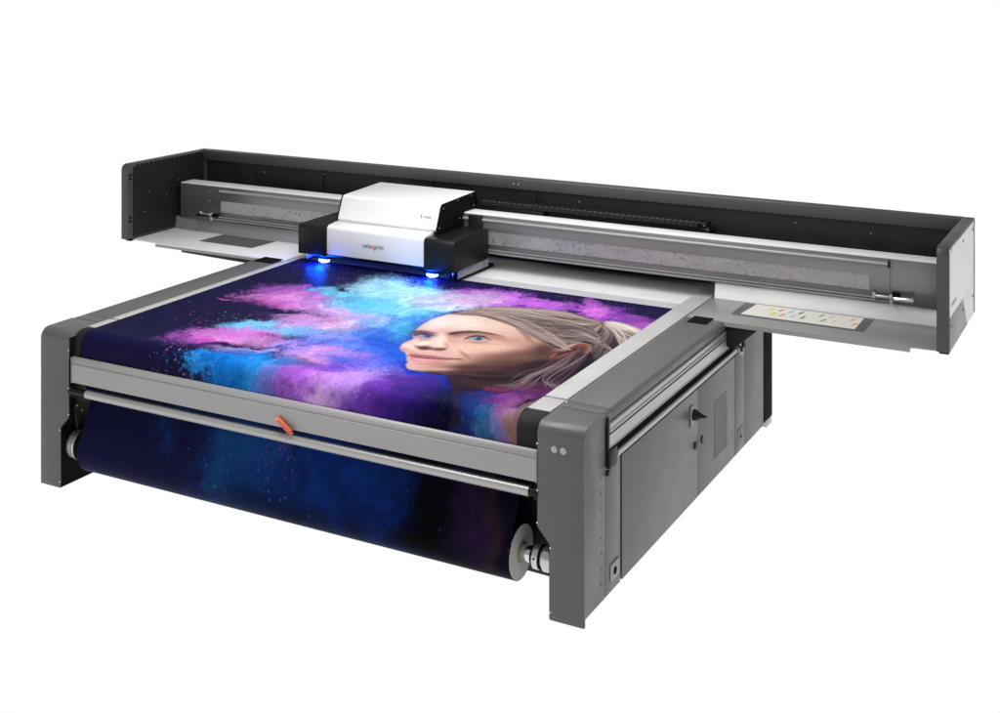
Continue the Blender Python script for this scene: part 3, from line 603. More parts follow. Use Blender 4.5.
        for k in range(L - 1):
            x0, y0 = Q[k]; x1, y1 = Q[k + 1]; pad = 3 * w
            a0, a1 = np.searchsorted(xs, [min(x0, x1) - pad, max(x0, x1) + pad])
            b0, b1 = np.searchsorted(ys, [min(y0, y1) - pad * 2, max(y0, y1) + pad * 2])
            if a1 <= a0 or b1 <= b0: continue
            xx = X[a0:a1, b0:b1]; yy = Y[a0:a1, b0:b1] * KY
            dx = x1 - x0; dy = (y1 - y0) * KY
            t = np.clip(((xx - x0) * dx + (yy - y0 * KY) * dy) / (dx * dx + dy * dy + 1e-12), 0, 1)
            d2 = (xx - x0 - t * dx) ** 2 + (yy - y0 * KY - t * dy) ** 2
            f = k / L; env = min(1, f * 6, (1 - f) * 5)
            v = env * np.exp(-d2 / (w * w))
            s = A[a0 - i0:a1 - i0, b0 - j0:b1 - j0]
            if s.shape == v.shape: np.maximum(s, v, out=s)
        a = (A * op)[..., None]; sl = (slice(i0, i1), slice(j0, j1))
        img[sl] = img[sl] * (1 - a) + s2l(col) * a
    for n, A, B, cols, w, op in ST:
        A = np.array(A); B = np.array(B); m = len(A)
        for k in range(n):
            t = rs.rand(); j = rs.normal(size=(m, 1)) * .25
            tt = np.clip(t + np.cumsum(rs.normal(size=(m, 1)) * .09, axis=0), 0, 1)
            pts = A * (1 - tt) + B * tt
            if rs.rand() < .25: a_ = rs.randint(0, m - 2); pts = pts[a_:]
            strand(pts, w * (.6 + .8 * rs.rand()), cols[rs.randint(len(cols))], op * (.5 + .5 * rs.rand()))
    return np.clip(img ** 1.03, 0.0015, 1)
# ================================================================ the printer
P = thing('flatbed_printer', (-1.8, 1.5, 0), 'large grey flatbed printer with a white print carriage on its long gantry', 'printer')

# ---- the two side cabinets (right one at x -.25..0, left one mirrored)
def side(right):
    k = 1.0 if right else .236 / .25
    X = (lambda x: x) if right else (lambda x: -3.636 - x * k)
    def B(mb, x0, x1, *a): return mb.box(X(x0), X(x1), *a)
    def Y(mb, prof, y0, y1): return mb.py([(X(x), z) for x, z in prof], y0, y1)
    foot_x = -.184 if right else -.176
    # front leg with the rounded top and the step in its inner edge
    mb = Y(MB(), [(foot_x, .04), (0, .04), (0, .95), (-.25, .95), (-.25, .44), (foot_x, .368)], 0, .254)
    leg = mb.build('front_leg', M['paint'], P, bev=.0035, toe=(.018, .002), bev2=.062,
                   only=lambda e: all(abs(v.co.y) < 1e-5 and abs(v.co.z - .95) < 1e-5 for v in e.verts))
    # black lining on the inner side
    xo = .004
    Y(MB(), [(foot_x + .001, .006), (foot_x + .001, .366), (-.249, .438), (-.249, .92), (-.249 - xo, .92), (-.249 - xo, .436), (foot_x - xo, .362), (foot_x - xo, .006)], .006, 2.9).build('inner_lining', M['gap'], leg)
    B(MB(), foot_x + .05, -.07, .04, .11, .0, .040).build('levelling_foot', M['paint'], leg, bev=.003)
    m = MB()
    for z in (.846, .618, .46, .352, .02 + .02):
        x = -.2555 if z > .44 else foot_x - .001
        m.cyl((X(x + .006), -.0015, z), (X(x + .006), .004, z), .0042, n=12)
    split(m.build('rivet', M['chrome'], leg))
    if right:
        for x in (-.156, -.108):
            b = MB().cyl((x, -.006, .834), (x, .004, .834), .0165, n=28).build('indicator_button', M['alu'], leg, bev=.002)
            MB().cyl((x, -.009, .834), (x, -.004, .834), .008, n=20).build('button_cap', M['strip'], b)
        m = MB()
        for z in np.arange(.12, .66, .075): m.box(-.001, .0012, .205, .211, z, z + .014)
        split(m.build('vent_slit', M['label'], leg))
    # cabinet body
    body = B(MB(), -.246, -.012, .258, 3.0, .06, .93).build('side_cabinet', M['gap'], P)
        # top cover plates with a sloping outer lip
    for y0, y1 in ((.258, .338), (.342, 2.62)):
        Y(MB(), [(-.243, .925), (-.243, .95), (-.016, .95), (0, .936), (0, .897), (-.012, .897)], y0, y1).build('top_cover', M['paint'], body, bev=.0015)
    # guide rails let into the side
    rail = Y(MB(), [(-.012, .843), (-.012, .886), (-.004, .889), (.006, .884), (.006, .872), (-.001, .866), (-.001, .858), (.006, .852), (.006, .843)], .30, 2.36).build('guide_rail', M['alu_y'], body, bev=.001)
    Y(MB(), [(-.012, .768), (-.012, .834), (.008, .834), (.008, .826), (.004, .822), (.004, .776), (.008, .772), (.008, .768)], .28, 2.36).build('guide_rail', M['alu_y'], body, bev=.001)
    Y(MB(), [(-.02, .722), (-.02, .768), (-.014, .768), (-.014, .722)], .30, 2.36).build('recess_panel', M['paint'], body)
    Y(MB(), [(-.02, .692), (-.02, .716), (.004, .722), (.010, .714), (.006, .692)], .40, 2.33).build('lower_rail', M['alu_y'], body, bev=.0015)
    # rail end plate and clamp
    B(MB(), -.02, .012, .262, .284, .70, .93).build('rail_end_plate', M['black'], body, bev=.003)
    B(MB(), .0, .022, .262, .36, .675, .765).build('rail_clamp', M['black'], body, bev=.008)
    B(MB(), .0, .012, .262, .29, .64, .665).build('clamp_bolt', M['black'], body, bev=.003)
    if True:
        B(MB(), -.02, .006, 2.37, 2.43, .68, .92).build('rail_end_plate', M['shelf'], body, bev=.003)
        m = MB(); m.cyl((X(.0), 2.33, .742), (X(.05), 2.30, .738), .010, n=12); m.cyl((X(.05), 2.30, .738), (X(.075), 2.22, .73), .012, n=12)
        m.build('clamp_lever', M['alu_y'], body)
    # panels and doors
    for nm, y0, y1, z1 in (('side_panel', .258, .444, .69), ('cabinet_door', .470, 1.617, .676), ('cabinet_door', 1.6215, 2.309, .676), ('side_panel', 2.3165, 2.517, .676), ('side_panel', 2.523, 2.93, .93)):
        d = B(MB(), -.02, -.0008, y0, y1, .041, z1).build(nm, M['door'], body, bev=.0025)
        if nm == 'cabinet_door' and right:
            yk = 1.57 if y0 < 1 else 1.684
            MB().cyl((-.002, yk, .356), (.006, yk, .356), .024, n=24).build('door_lock', M['black'], d, bev=.002)
    if right:
        # main switch
        sw = MB().box(-.001, .006, 1.478, 1.535, .49, .61).build('main_switch', M['side_grey'], body, bev=.002)
        m = MB().cyl((.006, 1.525, .551), (.028, 1.525, .551), .033, .030, 28); m.cyl((.028, 1.525, .551), (.062, 1.525, .551), .026, .010, 20); m.cyl((.062, 1.525, .551), (.085, 1.525, .551), .010, .006, 14)
        m.build('switch_knob', M['black'], sw, bev=.002)
        # label and locks
        MB().box(-.001, .0006, 1.911, 2.151, .16, .507).build('door_label', M['label'], body)
        lk = MB().box(-.001, .005, .31, .425, .095, .178).build('panel_lock', M['shelf'], body, bev=.002)
        MB().cyl((.004, .365, .134), (.0075, .365, .134), .019, n=20).build('lock_hole', M['gap'], lk)
        lk = MB().box(-.001, .0012, 2.36, 2.49, .07, .19).build('panel_lock', M['door'], body, bev=.0006)
        MB().cyl((.0, 2.43, .13), (.003, 2.43, .13), .012, n=16).build('lock_hole', M['gap'], lk)
    # rear corner, turned outwards and black
    rear = MB().pz([(X(-.246), 2.935), (X(-.001), 2.935), (X(.0), 3.0), (X(.004), 3.125), (X(-.01), 3.135), (X(-.246), 3.135)], .05, .93).build('rear_corner', M['gap'], P, bev=.004)
    B(MB(), -.12, .002, 3.0, 3.12, .0, .05).build('levelling_foot', M['foot'], rear, bev=.008)
    # cable inlet plate on the cover, under the shelf edge
    x0, x1 = (-.204, -.073) if right else (-.22, -.03)
    B(MB(), x0, x1, 1.975, 2.13, .948, .9525).build('cover_inlet', M['gap'], body, bev=.002)
side(True); side(False)

# ---- the bed
bed = MB().box(-3.40, -.25, .20, 2.98, .86, .944).build('print_bed', M['table'], P, bev=.002)
MB().box(-3.335, -.38, .20, 2.36, .944, .9485).build('transport_belt', M['belt'], bed)
MB().box(-3.39, -.26, .12, 2.55, .60, .858).build('bed_frame', M['darker'], bed)
for x0, x1 in ((-.379, -.253), (-3.397, -3.336)):
    MB().box(x0, x1, .352, 2.96, .944, .9545).build('edge_strip', M['strip'], bed, bev=.0015)
    MB().box(x0, x1, .150, .333, .944, .9540).build('edge_strip', M['strip'], bed, bev=.0015)
# black end rollers and the front roller under the film
for x0, x1 in ((-.379, -.254), (-3.396, -3.343)):
    prof = [(.155, .948)] + arc(.117, .867, .083, 90, 180, 14) + [(.034, .792), (.155, .792)]
    MB().px(prof, x0, x1).build('end_roller_cover', M['rubber'], P, bev=.002)
MB().cyl((-3.343, .117, .870), (-.379, .117, .870), .0785, n=48).build('front_roller', M['rubber'], P)

# ---- front beam with its seam, guide roller
fb = MB().px([(.0, .656), (.0, .764), (.006, .766), (.006, .770), (.002, .773), (.010, .790), (.024, .803), (.033, .803), (.033, .656)], -3.378, -.256).build('front_beam', M['alu_front'], P, bev=.0012)
for x0, x1 in ((-3.3795, -3.3775), (-.2565, -.2515)):
    MB().box(x0, x1, -.002, .03, .652, .806).build('beam_end_cap', M['shelf'], fb)
gr = MB().cyl((-3.262, .014, .599), (-.297, .014, .599), .0255, n=36).build('guide_roller', M['alu'], P)
for x0, x1 in ((-3.40, -3.265), (-.294, -.25)):
    MB().cyl((x0, .014, .599), (x1, .014, .599), .021, n=24).build('roller_bearing', M['black'], gr)
for x0, x1, zz in ((-3.396, -3.380, .0), (-.268, -.252, .0)):
    MB().px([(-.004, .575), (-.004, .62), (.035, .64), (.035, .78), (.17, .78), (.17, .50), (.10, .50)], x0, x1).build('bearing_plate', M['darker'], P, bev=.002)
# roll chucks
def chuck(s, x_end, x_wall):
    m = MB(); c = (.125, .235)
    def seg(a, b, r0, r1=None, mm=m): mm.cyl((a, *c), (b, *c), r0, r1)
    if s > 0:
        seg(x_end, -.325, .040); ch = m.build('roll_chuck', M['chrome'], P, bev=.002)
        k = MB(); seg(-.335, -.318, .046, mm=k); seg(-.285, -.278, .060, mm=k); split(k.build('seal_ring', M['gap'], ch))
        for a_, b_, r_ in ((-.318, -.285, .062), (-.278, -.262, .050), (-.262, -.215, .064), (-.215, -.19, .055)):
            k = MB(); seg(a_, b_, r_, mm=k); k.build('clamp_collar', M['collar'], ch, bev=.003)
        k = MB().cyl((-.302, .125 - .0625, .245), (-.302, .125 - .058, .245), .006, n=12); k.build('grub_screw', M['gap'], ch)
        m = MB().py([(-.62, .64), (-.62, .30), (-.46, .075), (-.19, .07), (-.19, .36), (-.258, .43), (-.258, .64)], .262, .30)
        m.build('chuck_bracket', M['darker'], P, bev=.004)
    else:
        seg(x_end, -3.40, .094); ch = m.build('roll_chuck', M['gap'], P, bev=.002)
        for a_, b_, r_ in ((-3.40, -3.418, .093), (-3.418, -3.440, .076), (-3.440, -3.468, .086)):
            k = MB(); seg(a_, b_, r_, mm=k); k.build('clamp_collar', M['collar'], ch, bev=.004)
        m = MB().px([(.24, .40), (.19, .36), (.19, .14), (.30, .10), (.34, .40)], -3.452, -3.30)
        m.build('chuck_bracket', M['darker'], P, bev=.004)
chuck(1, -.42, 0); chuck(-1, -3.28, 0)
# sloping bracket between leg and roll on the left, cable and dark inner cheek
MB().px([(.06, .36), (.03, .50), (.12, .62), (.40, .62), (.40, .36)], -3.398, -3.385).build('cheek_plate', M['darker'], P, bev=.002)
m = MB()
for y, z in ((.05, .50), (.09, .46), (.14, .42)): m.cyl((-3.386, y, z), (-3.380, y, z), .006, n=12)
split(m.build('cheek_screw', M['card'], P))

# ---- gantry housing
H = MB().box(-4.937, 1.27, 3.0, 3.04, .93, 1.50).build('back_wall', M['dark'], P)
MB().box(-4.937, 1.27, 2.80, 3.0, .90, .94).build('floor_tray', M['darker'], H)
# rounded hood rim along the top of the back wall
rim = MB().px([(2.968, 1.474), (2.968, 1.548), (2.974, 1.555), (3.045, 1.555), (3.058, 1.545), (3.062, 1.50), (3.06, 1.474)], -4.937, 1.27).build('top_rim', M['frame'], P, bev=.002)
m = MB()
for x in (-1.93, -1.89): m.cyl((x, 2.966, 1.511), (x, 2.970, 1.511), .0055, n=10)
split(m.build('rim_screw', M['alu'], rim))
m = MB()
for x in (-4.40, -3.70, -2.65, -1.75): m.box(x - .003, x + .003, 2.996, 3.0, .95, 1.474)
split(m.build('wall_seam', M['gap'], H))
m = MB()
for x, z in ((-4.3, 1.41), (-3.7, 1.44), (-3.1, 1.40), (-1.4, 1.42), (.2, 1.42), (.7, 1.40)): m.cyl((x, 2.994, z), (x, 3.0, z), .005, n=10)
split(m.build('wall_screw', M['side_grey'], H))
MB().px([(2.86, 1.27), (2.86, 1.30), (3.0, 1.30), (3.0, 1.27)], -4.42, -.25).build('chain_tray', M['darker'], H, bev=.003)
for right in (1, 0):
    x0, x1 = (1.27, 1.339) if right else (-5.005, -4.937)
    m = MB().box(x0, x1, 2.06, 2.985, .955, 1.555)
    e = m.build('end_panel', M['frame'], P, bev=.003, bev2=.05,
                only=lambda e: all(abs(v.co.y - 2.06) < 1e-5 and abs(v.co.z - 1.555) < 1e-5 for v in e.verts))
    MB().box(x0 + .008, x1 - .008, 2.10, 2.9, .935, .955).build('bottom_flange', M['gap'], e, bev=.003)
    # corner block behind, round at the far top corner
    MB().px([(2.985, .955), (2.985, 1.555)] + [(p[0], p[1]) for p in arc(3.035, 1.53, .025, 90, 0, 6)] + [(3.06, .955)], x0, x1).build('corner_block', M['frame'], e, bev=.002)
    xi = x0 if right else x1
    if right:
        sc = MB().box(1.339, 1.3425, 2.072, 2.976, 1.155, 1.543).build('side_cover', M['side_white'], e, bev=.001)
        MB().px([(2.556, 1.1545), (2.976, 1.1545), (2.976, .958), (2.715, .958)], 1.339, 1.3425).build('side_cover', M['side_white'], e, bev=.001)
        MB().px([(2.072, .958), (2.072, 1.1545), (2.552, 1.1545), (2.711, .958)], 1.339, 1.3422).build('side_cover_lower', M['side_grey'], e, bev=.001)
        m = MB()
        for y, z in ((2.11, 1.535), (2.55, 1.50), (2.94, 1.50), (2.94, 1.08), (2.55, 1.09), (2.11, 1.10)):
            m.cyl((1.3425, y, z), (1.3455, y, z), .009, n=14)
        split(m.build('cover_screw', M['label'], e))
        lettering('side_lettering', 'swissqprint', .045, M['inklight'], e, Matrix.Translation((1.3428, 2.112, 1.205)) @ Matrix.Rotation(PI / 2, 4, 'Z') @ Matrix.Rotation(PI / 2, 4, 'X'), width=.18, depth=.0006)
    else:
        MB().box(-4.937, -4.933, 2.12, 2.96, .97, 1.53).build('inner_lining', M['dark'], e)
        m = MB()
        for k in range(16): m.box(-4.9365, -4.931, 2.16 + .05 * k, 2.19 + .05 * k, 1.533, 1.543)
        for z in (1.46, 1.43, 1.12, 1.09): m.box(-4.9365, -4.931, 2.075, 2.10, z, z + .014)
        split(m.build('mounting_slot', M['gap'], e))
        m = MB()
        for y, z in ((2.3, 1.3), (2.5, 1.25), (2.64, 1.35), (2.66, 1.2), (2.25, 1.15)): m.cyl((-4.934, y, z), (-4.930, y, z), .004, n=8)
        split(m.build('lining_screw', M['side_grey'], e))

# ---- guide beam the carriage runs on
beam = MB().box(-4.872, 1.27, 2.602, 2.748, 1.056, 1.334).build('guide_beam', M['steel'], P, bev=.003)
MB().box(-4.868, 1.27, 2.600, 2.752, 1.334, 1.341).build('beam_cap', M['table'], beam, bev=.001)
MB().box(-4.51, .905, 2.593, 2.602, 1.064, 1.326).build('rail_cover', M['steel'], beam, bev=.0015)
MB().px(arc(2.588, 1.302, .012, 0, 360, 12)[:-1], -4.44, .893).build('upper_rail', M['shelf'], beam)
MB().box(.893, .905, 2.574, 2.60, 1.284, 1.326).build('rail_stop', M['darker'], beam, bev=.002)
MB().px([(2.593, 1.084), (2.582, 1.087), (2.582, 1.093), (2.593, 1.094)], -4.505, .90).build('lower_rail', M['shelf'], beam)
MB().px([(2.593, 1.066), (2.578, 1.069), (2.578, 1.075), (2.593, 1.078)], -4.505, .90).build('lower_rail', M['shelf'], beam)
sp = MB().box(-4.43, .778, 2.5905, 2.593, 1.130, 1.222).build('scale_strip', M['scuff'], beam)
m = MB(); x = -4.41
while x < .78:
    for z in (1.139, 1.213): m.cyl((x, 2.589, z), (x, 2.591, z), .0038, n=8)
    x += .10
split(m.build('strip_screw', M['ink'], sp))
for xs_ in (.915, -4.52):
    r = xs_ > 0
    m = MB().box(xs_ - .008, xs_ + .012, 2.57, 2.598, 1.055, 1.12)
    m.cyl((xs_ - .10, 2.565, 1.105), (xs_ + .01, 2.565, 1.105), .009, n=14); m.cyl((xs_ - .10, 2.565, 1.125), (xs_ - .10, 2.565, 1.09), .012, n=14)
    lt = m.build('toggle_latch', M['alu'], beam, bev=.002)
    m = MB()
    if r: m.cyl((.935, 2.545, 1.103), (1.06, 2.535, 1.110), .013, .016, 18)
    else: m.cyl((-4.53, 2.545, 1.10), (-4.64, 2.535, 1.10), .010, .012, 14)
    m.build('latch_handle', M['chrome'] if r else M['black'], lt, bev=.003)
    m = MB().box(xs_ + .004, xs_ + .05, 2.57, 2.599, 1.078, 1.132) if r else MB().box(xs_ - .05, xs_ + .07, 2.57, 2.599, 1.088, 1.115)
    m.build('latch_plate', M['gap'], lt, bev=.003)
m = MB()
for z in (1.29, 1.21, 1.12): m.cyl((.935, 2.599, z), (.935, 2.603, z), .004, n=8); m.cyl((-4.56, 2.599, z), (-4.56, 2.603, z), .004, n=8)
split(m.build('beam_screw', M['strip'], beam))

# ---- shelves either side, with the white lip rising under the beam
for right in (1, 0):
    if right: prof = [(-.246, 2.09), (1.118, 2.09), (1.126, 2.112), (1.27, 2.118), (1.27, 2.60), (-.246, 2.60)]
    else: prof = [(-4.937, 2.125), (-4.68, 2.108), (-4.672, 2.09), (-3.402, 2.09), (-3.402, 2.60), (-4.937, 2.60)]
    sh = MB().pz(prof, .942, .9515).build('side_shelf', M['shelf'] if right else M['table'], P, bev=.0012)
    x0, x1 = (-.246, 1.118) if right else (-4.672, -3.402)
    MB().box(x0, x1, 2.091, 2.098, .922, .942).build('shelf_flange', M['shelf'], sh, bev=.001)
    x0, x1 = (-.236, 1.27) if right else (-4.937, -3.402)
    MB().px([(2.602, .950), (2.622, 1.050), (2.632, 1.050), (2.615, .94), (2.602, .94)], x0, x1).build('shelf_lip', M['lip'] if right else M['shelf'], sh, bev=.0015)
    if right: MB().box(-.016, .813, 2.27, 2.577, .9515, .9525).build('shelf_mat', M['label'], sh)
    else: MB().pz([(-4.42, 2.308), (-3.883, 2.308), (-3.863, 2.585), (-4.40, 2.59)], .9515, .953).build('cover_plate', M['rectangle'], sh)
MB().py([(.006, .941), (.215, .941), (.215, .925), (.075, .80), (.05, .775), (.006, .79)], 2.12, 2.50).build('shelf_bracket', M['darker'], P, bev=.004)
MB().pz([(-4.52, 2.22), (-3.64, 2.16), (-3.64, 2.34), (-4.45, 2.36)], .868, .94).build('shelf_bracket', M['darker'], P, bev=.006)
MB().box(-3.63, -3.585, 2.05, 2.10, .93, .9415).build('shelf_catch', M['alu'], P, bev=.004)

# ---- cable chain behind the beam
cz = 1.398
ch = MB()
x = -2.12
while x < -.40:
    ch.box(x, x + .0415, 2.79, 2.90, cz - .032, cz)
    x += .043
x = -1.6
while x < -.40:
    ch.box(x, x + .0415, 2.79, 2.90, cz - .152, cz - .120); x += .043
for k in range(7):
    a = math.radians(90 - k * 180 / 6); cx_, cz_ = -.405 + .060 * math.cos(a) , cz - .076 + .060 * math.sin(a)
    u = (math.cos(a), math.sin(a)); t = (-u[1], u[0])
    ch.py([(cx_ + u[0] * s1 * .016 + t[0] * s2 * .0155, cz_ + u[1] * s1 * .016 + t[1] * s2 * .0155) for s1, s2 in ((-1, -1), (1, -1), (1, 1), (-1, 1))], 2.79, 2.90)
chain = MB().box(-2.14, -1.60, 2.805, 2.885, cz - .150, cz - .034).build('cable_chain', M['darker'], P, bev=.004)
split(ch.build('chain_link', M['darker'], chain, bev=.002, seg=1))
m = MB(); x = -2.11
while x < -.40: m.box(x + .010, x + .032, 2.794, 2.806, cz - .001, cz + .0012); x += .043
for k in range(1, 6):
    a = math.radians(90 - k * 30); m.box(-.405 + .070 * math.cos(a) - .006, -.405 + .070 * math.cos(a) + .005, 2.784, 2.7895, cz - .076 + .070 * math.sin(a) - .005, cz - .076 + .070 * math.sin(a) + .005)
split(m.build('chain_pin', M['rectangle'], chain))

# ---- print carriage
C = MB().box(-3.20, -1.985, 2.14, 2.56, 1.012, 1.05).build('print_carriage', M['black'], P, bev=.003)
for x0, x1 in ((-2.176, -1.932), (-3.262, -3.014)):
    m = MB().box(x0, x1, 2.078, 2.575, 1.028, 1.247)
    m.build('lamp_housing', M['black'], C, bev=.006, bev2=.032,
            only=lambda e: all(abs(v.co.y - 2.078) < 1e-5 and abs(v.co.z - 1.247) < 1e-5 for v in e.verts))
cv = MB().px([(2.088, 1.044), (2.088, 1.222)] + arc(2.122, 1.222, .034, 180, 100, 8)[1:] + [(2.235, 1.268), (2.235, 1.06), (2.12, 1.044)], -3.010, -2.180).build('front_cover', M['white'], C, bev=.0035)
prof = [(2.215, 1.268), (2.210, 1.285), (2.268, 1.425)] + [(p[0], p[1]) for p in arc(2.30, 1.414, .034, 160, 95, 6)] + [(2.775, 1.466), (2.79, 1.452), (2.79, 1.36), (2.590, 1.36), (2.590, 1.268)]
MB().px(prof, -2.998, -2.153).build('hood', M['white'], C, bev=.003)
prof2 = [(2.203, 1.25), (2.205, 1.285), (2.262, 1.425)] + [(p[0] - .002, p[1] + .001) for p in arc(2.30, 1.416, .036, 160, 95, 6)] + [(2.775, 1.468), (2.795, 1.453), (2.795, 1.347), (2.597, 1.347), (2.597, 1.25)]
for x0, x1 in ((-2.152, -2.145), (-3.006, -2.999)):
    sd = MB().px(prof2, x0, x1).build('hood_side', M['gap'], C, bev=.001)
    if x1 > -2.5:
        m = MB()
        for y, z in ((2.24, 1.29), (2.30, 1.42), (2.50, 1.445), (2.70, 1.45), (2.74, 1.37), (2.53, 1.31)): m.cyl((x1, y, z), (x1 + .003, y, z), .0055, n=10)
        split(m.build('hood_screw', M['side_grey'], sd))
# carriage back block riding over the beam
MB().box(-2.10, -1.985, 2.575, 2.60, 1.10, 1.33).build('runner_block', M['darker'], C, bev=.003)
R90 = Matrix.Rotation(PI / 2, 4, 'X')
zb = 1.126; sz = .052
for nm, tx, x, w, mt in (('lettering', 'swiss', -2.695, .080, 'ink'), ('lettering', 'q', -2.6125, .018, 'red'), ('lettering', 'print', -2.5915, .076, 'ink')):
    lettering(nm, tx, sz, M[mt], cv, Matrix.Translation((x, 2.0872, zb)) @ R90, width=w)
# small line of lettering high on the hood's sloping face
ang = math.atan2(1.425 - 1.285, 2.268 - 2.210)
hm = Matrix.Translation((-2.300, 2.2365, 1.350)) @ Matrix.Rotation(ang, 4, 'X')
m = MB().box(0, .012, 0, .026, 0, .002)
for k, (a, b) in enumerate(((.028, .007), (.038, .009), (.050, .008), (.061, .007), (.071, .009), (.083, .007))): m.box(a, a + b, .004 - (.006 if k == 4 else 0), .016, 0, .002)
o = m.build('hood_lettering', M['inklight'], C)
o.data.transform(hm)
# lamp lenses, skids and clear side shields
for x0, x1 in ((-3.140, -3.055), (-2.205, -2.125)):
    ho = MB().box(x0 - .01, x1 + .01, 2.15, 2.26, .985, 1.012).build('lamp_holder', M['gap'], C)
    MB().pz([(x0, 2.165), (x1 - .03, 2.130), (x1, 2.150), (x1, 2.19), (x0, 2.19)], .964, .981).build('lamp_lens', M['lamp'], ho, bev=.003)
for x0, x1 in ((-2.035, -1.945), (-3.268, -3.24)):
    sk = MB().box(x0, x1, 2.15, 2.69, .957, .972).build('skid', M['gap'], C, bev=.003)
    m = MB()
    for y in (2.17, 2.55): m.cyl(((x0 + x1) / 2, y, .966), ((x0 + x1) / 2, y, 1.03), .0035, n=8)
    split(m.build('skid_post', M['chrome'], sk))
    MB().box(x1 - .003, x1, 2.16, 2.60, .968, 1.028).build('clear_shield', M['glass'], sk)

# ================================================================ the film
F = thing('printed_film', (-1.85, 1.0, .95), 'wide film printed with a woman\'s face and coloured powder, running onto a roll', 'printed film')

def film_material():
    m = bpy.data.materials.new('printed_film_surface'); m.use_nodes = True
    nt = m.node_tree; b = nt.nodes['Principled BSDF']
    a = nt.nodes.new('ShaderNodeVertexColor'); a.layer_name = 'print'
    nt.links.new(a.outputs['Color'], b.inputs['Base Color'])
    n = nt.nodes.new('ShaderNodeTexNoise'); n.inputs['Scale'].default_value = 14
    r = nt.nodes.new('ShaderNodeMapRange'); r.inputs['To Min'].default_value = .42; r.inputs['To Max'].default_value = .58
    nt.links.new(n.outputs['Fac'], r.inputs['Value']); nt.links.new(r.outputs['Result'], b.inputs['Roughness'])
    b.inputs['Specular IOR Level'].default_value = FILM_SPEC
    return m
FILM_SPEC = .03
M['film'] = film_material()

def sheet(name, xs, pts, rgb, mat, parent):
    nx, ny = len(xs), len(pts)
    co = np.empty((nx, ny, 3)); co[..., 0] = np.array(xs)[:, None]; co[..., 1] = np.array([p[0] for p in pts])[None]; co[..., 2] = np.array([p[1] for p in pts])[None]
    idx = np.arange(nx * ny).reshape(nx, ny)
    q = np.stack([idx[:-1, :-1], idx[1:, :-1], idx[1:, 1:], idx[:-1, 1:]], -1).reshape(-1, 4)
    me = bpy.data.meshes.new(name)
    me.vertices.add(nx * ny); me.vertices.foreach_set('co', co.ravel())
    me.loops.add(q.size); me.loops.foreach_set('vertex_index', q.ravel().astype(np.int32))
    me.polygons.add(len(q)); me.polygons.foreach_set('loop_start', np.arange(0, q.size, 4, dtype=np.int32))
    me.update(calc_edges=True)
    ca = me.color_attributes.new('print', 'FLOAT_COLOR', 'POINT')
    c4 = np.ones((nx * ny, 4), dtype=np.float32); c4[:, :3] = rgb.reshape(-1, 3)
    ca.data.foreach_set('color', c4.ravel())
    me.validate()
    return link(name, me, mat, parent)

xs = np.arange(-3.333, -.380, .003)
ys = np.arange(-.1525, 2.222, .005)
pic = paint_print(xs, ys) * PRINT_GAIN
def prof_at(y):
    AY, AZ, AR = .117, .872, .0805
    if y >= AY: return (y, AZ + AR)
    s = AY - y
    if s < AR * PI / 2: return (AY - AR * math.sin(s / AR), AZ + AR * math.cos(s / AR))
    return (AY - AR, AZ - (s - AR * PI / 2))
sheet('picture_sheet', xs, [prof_at(y) for y in ys], np.clip(pic, 0, 1), M['film'], F)

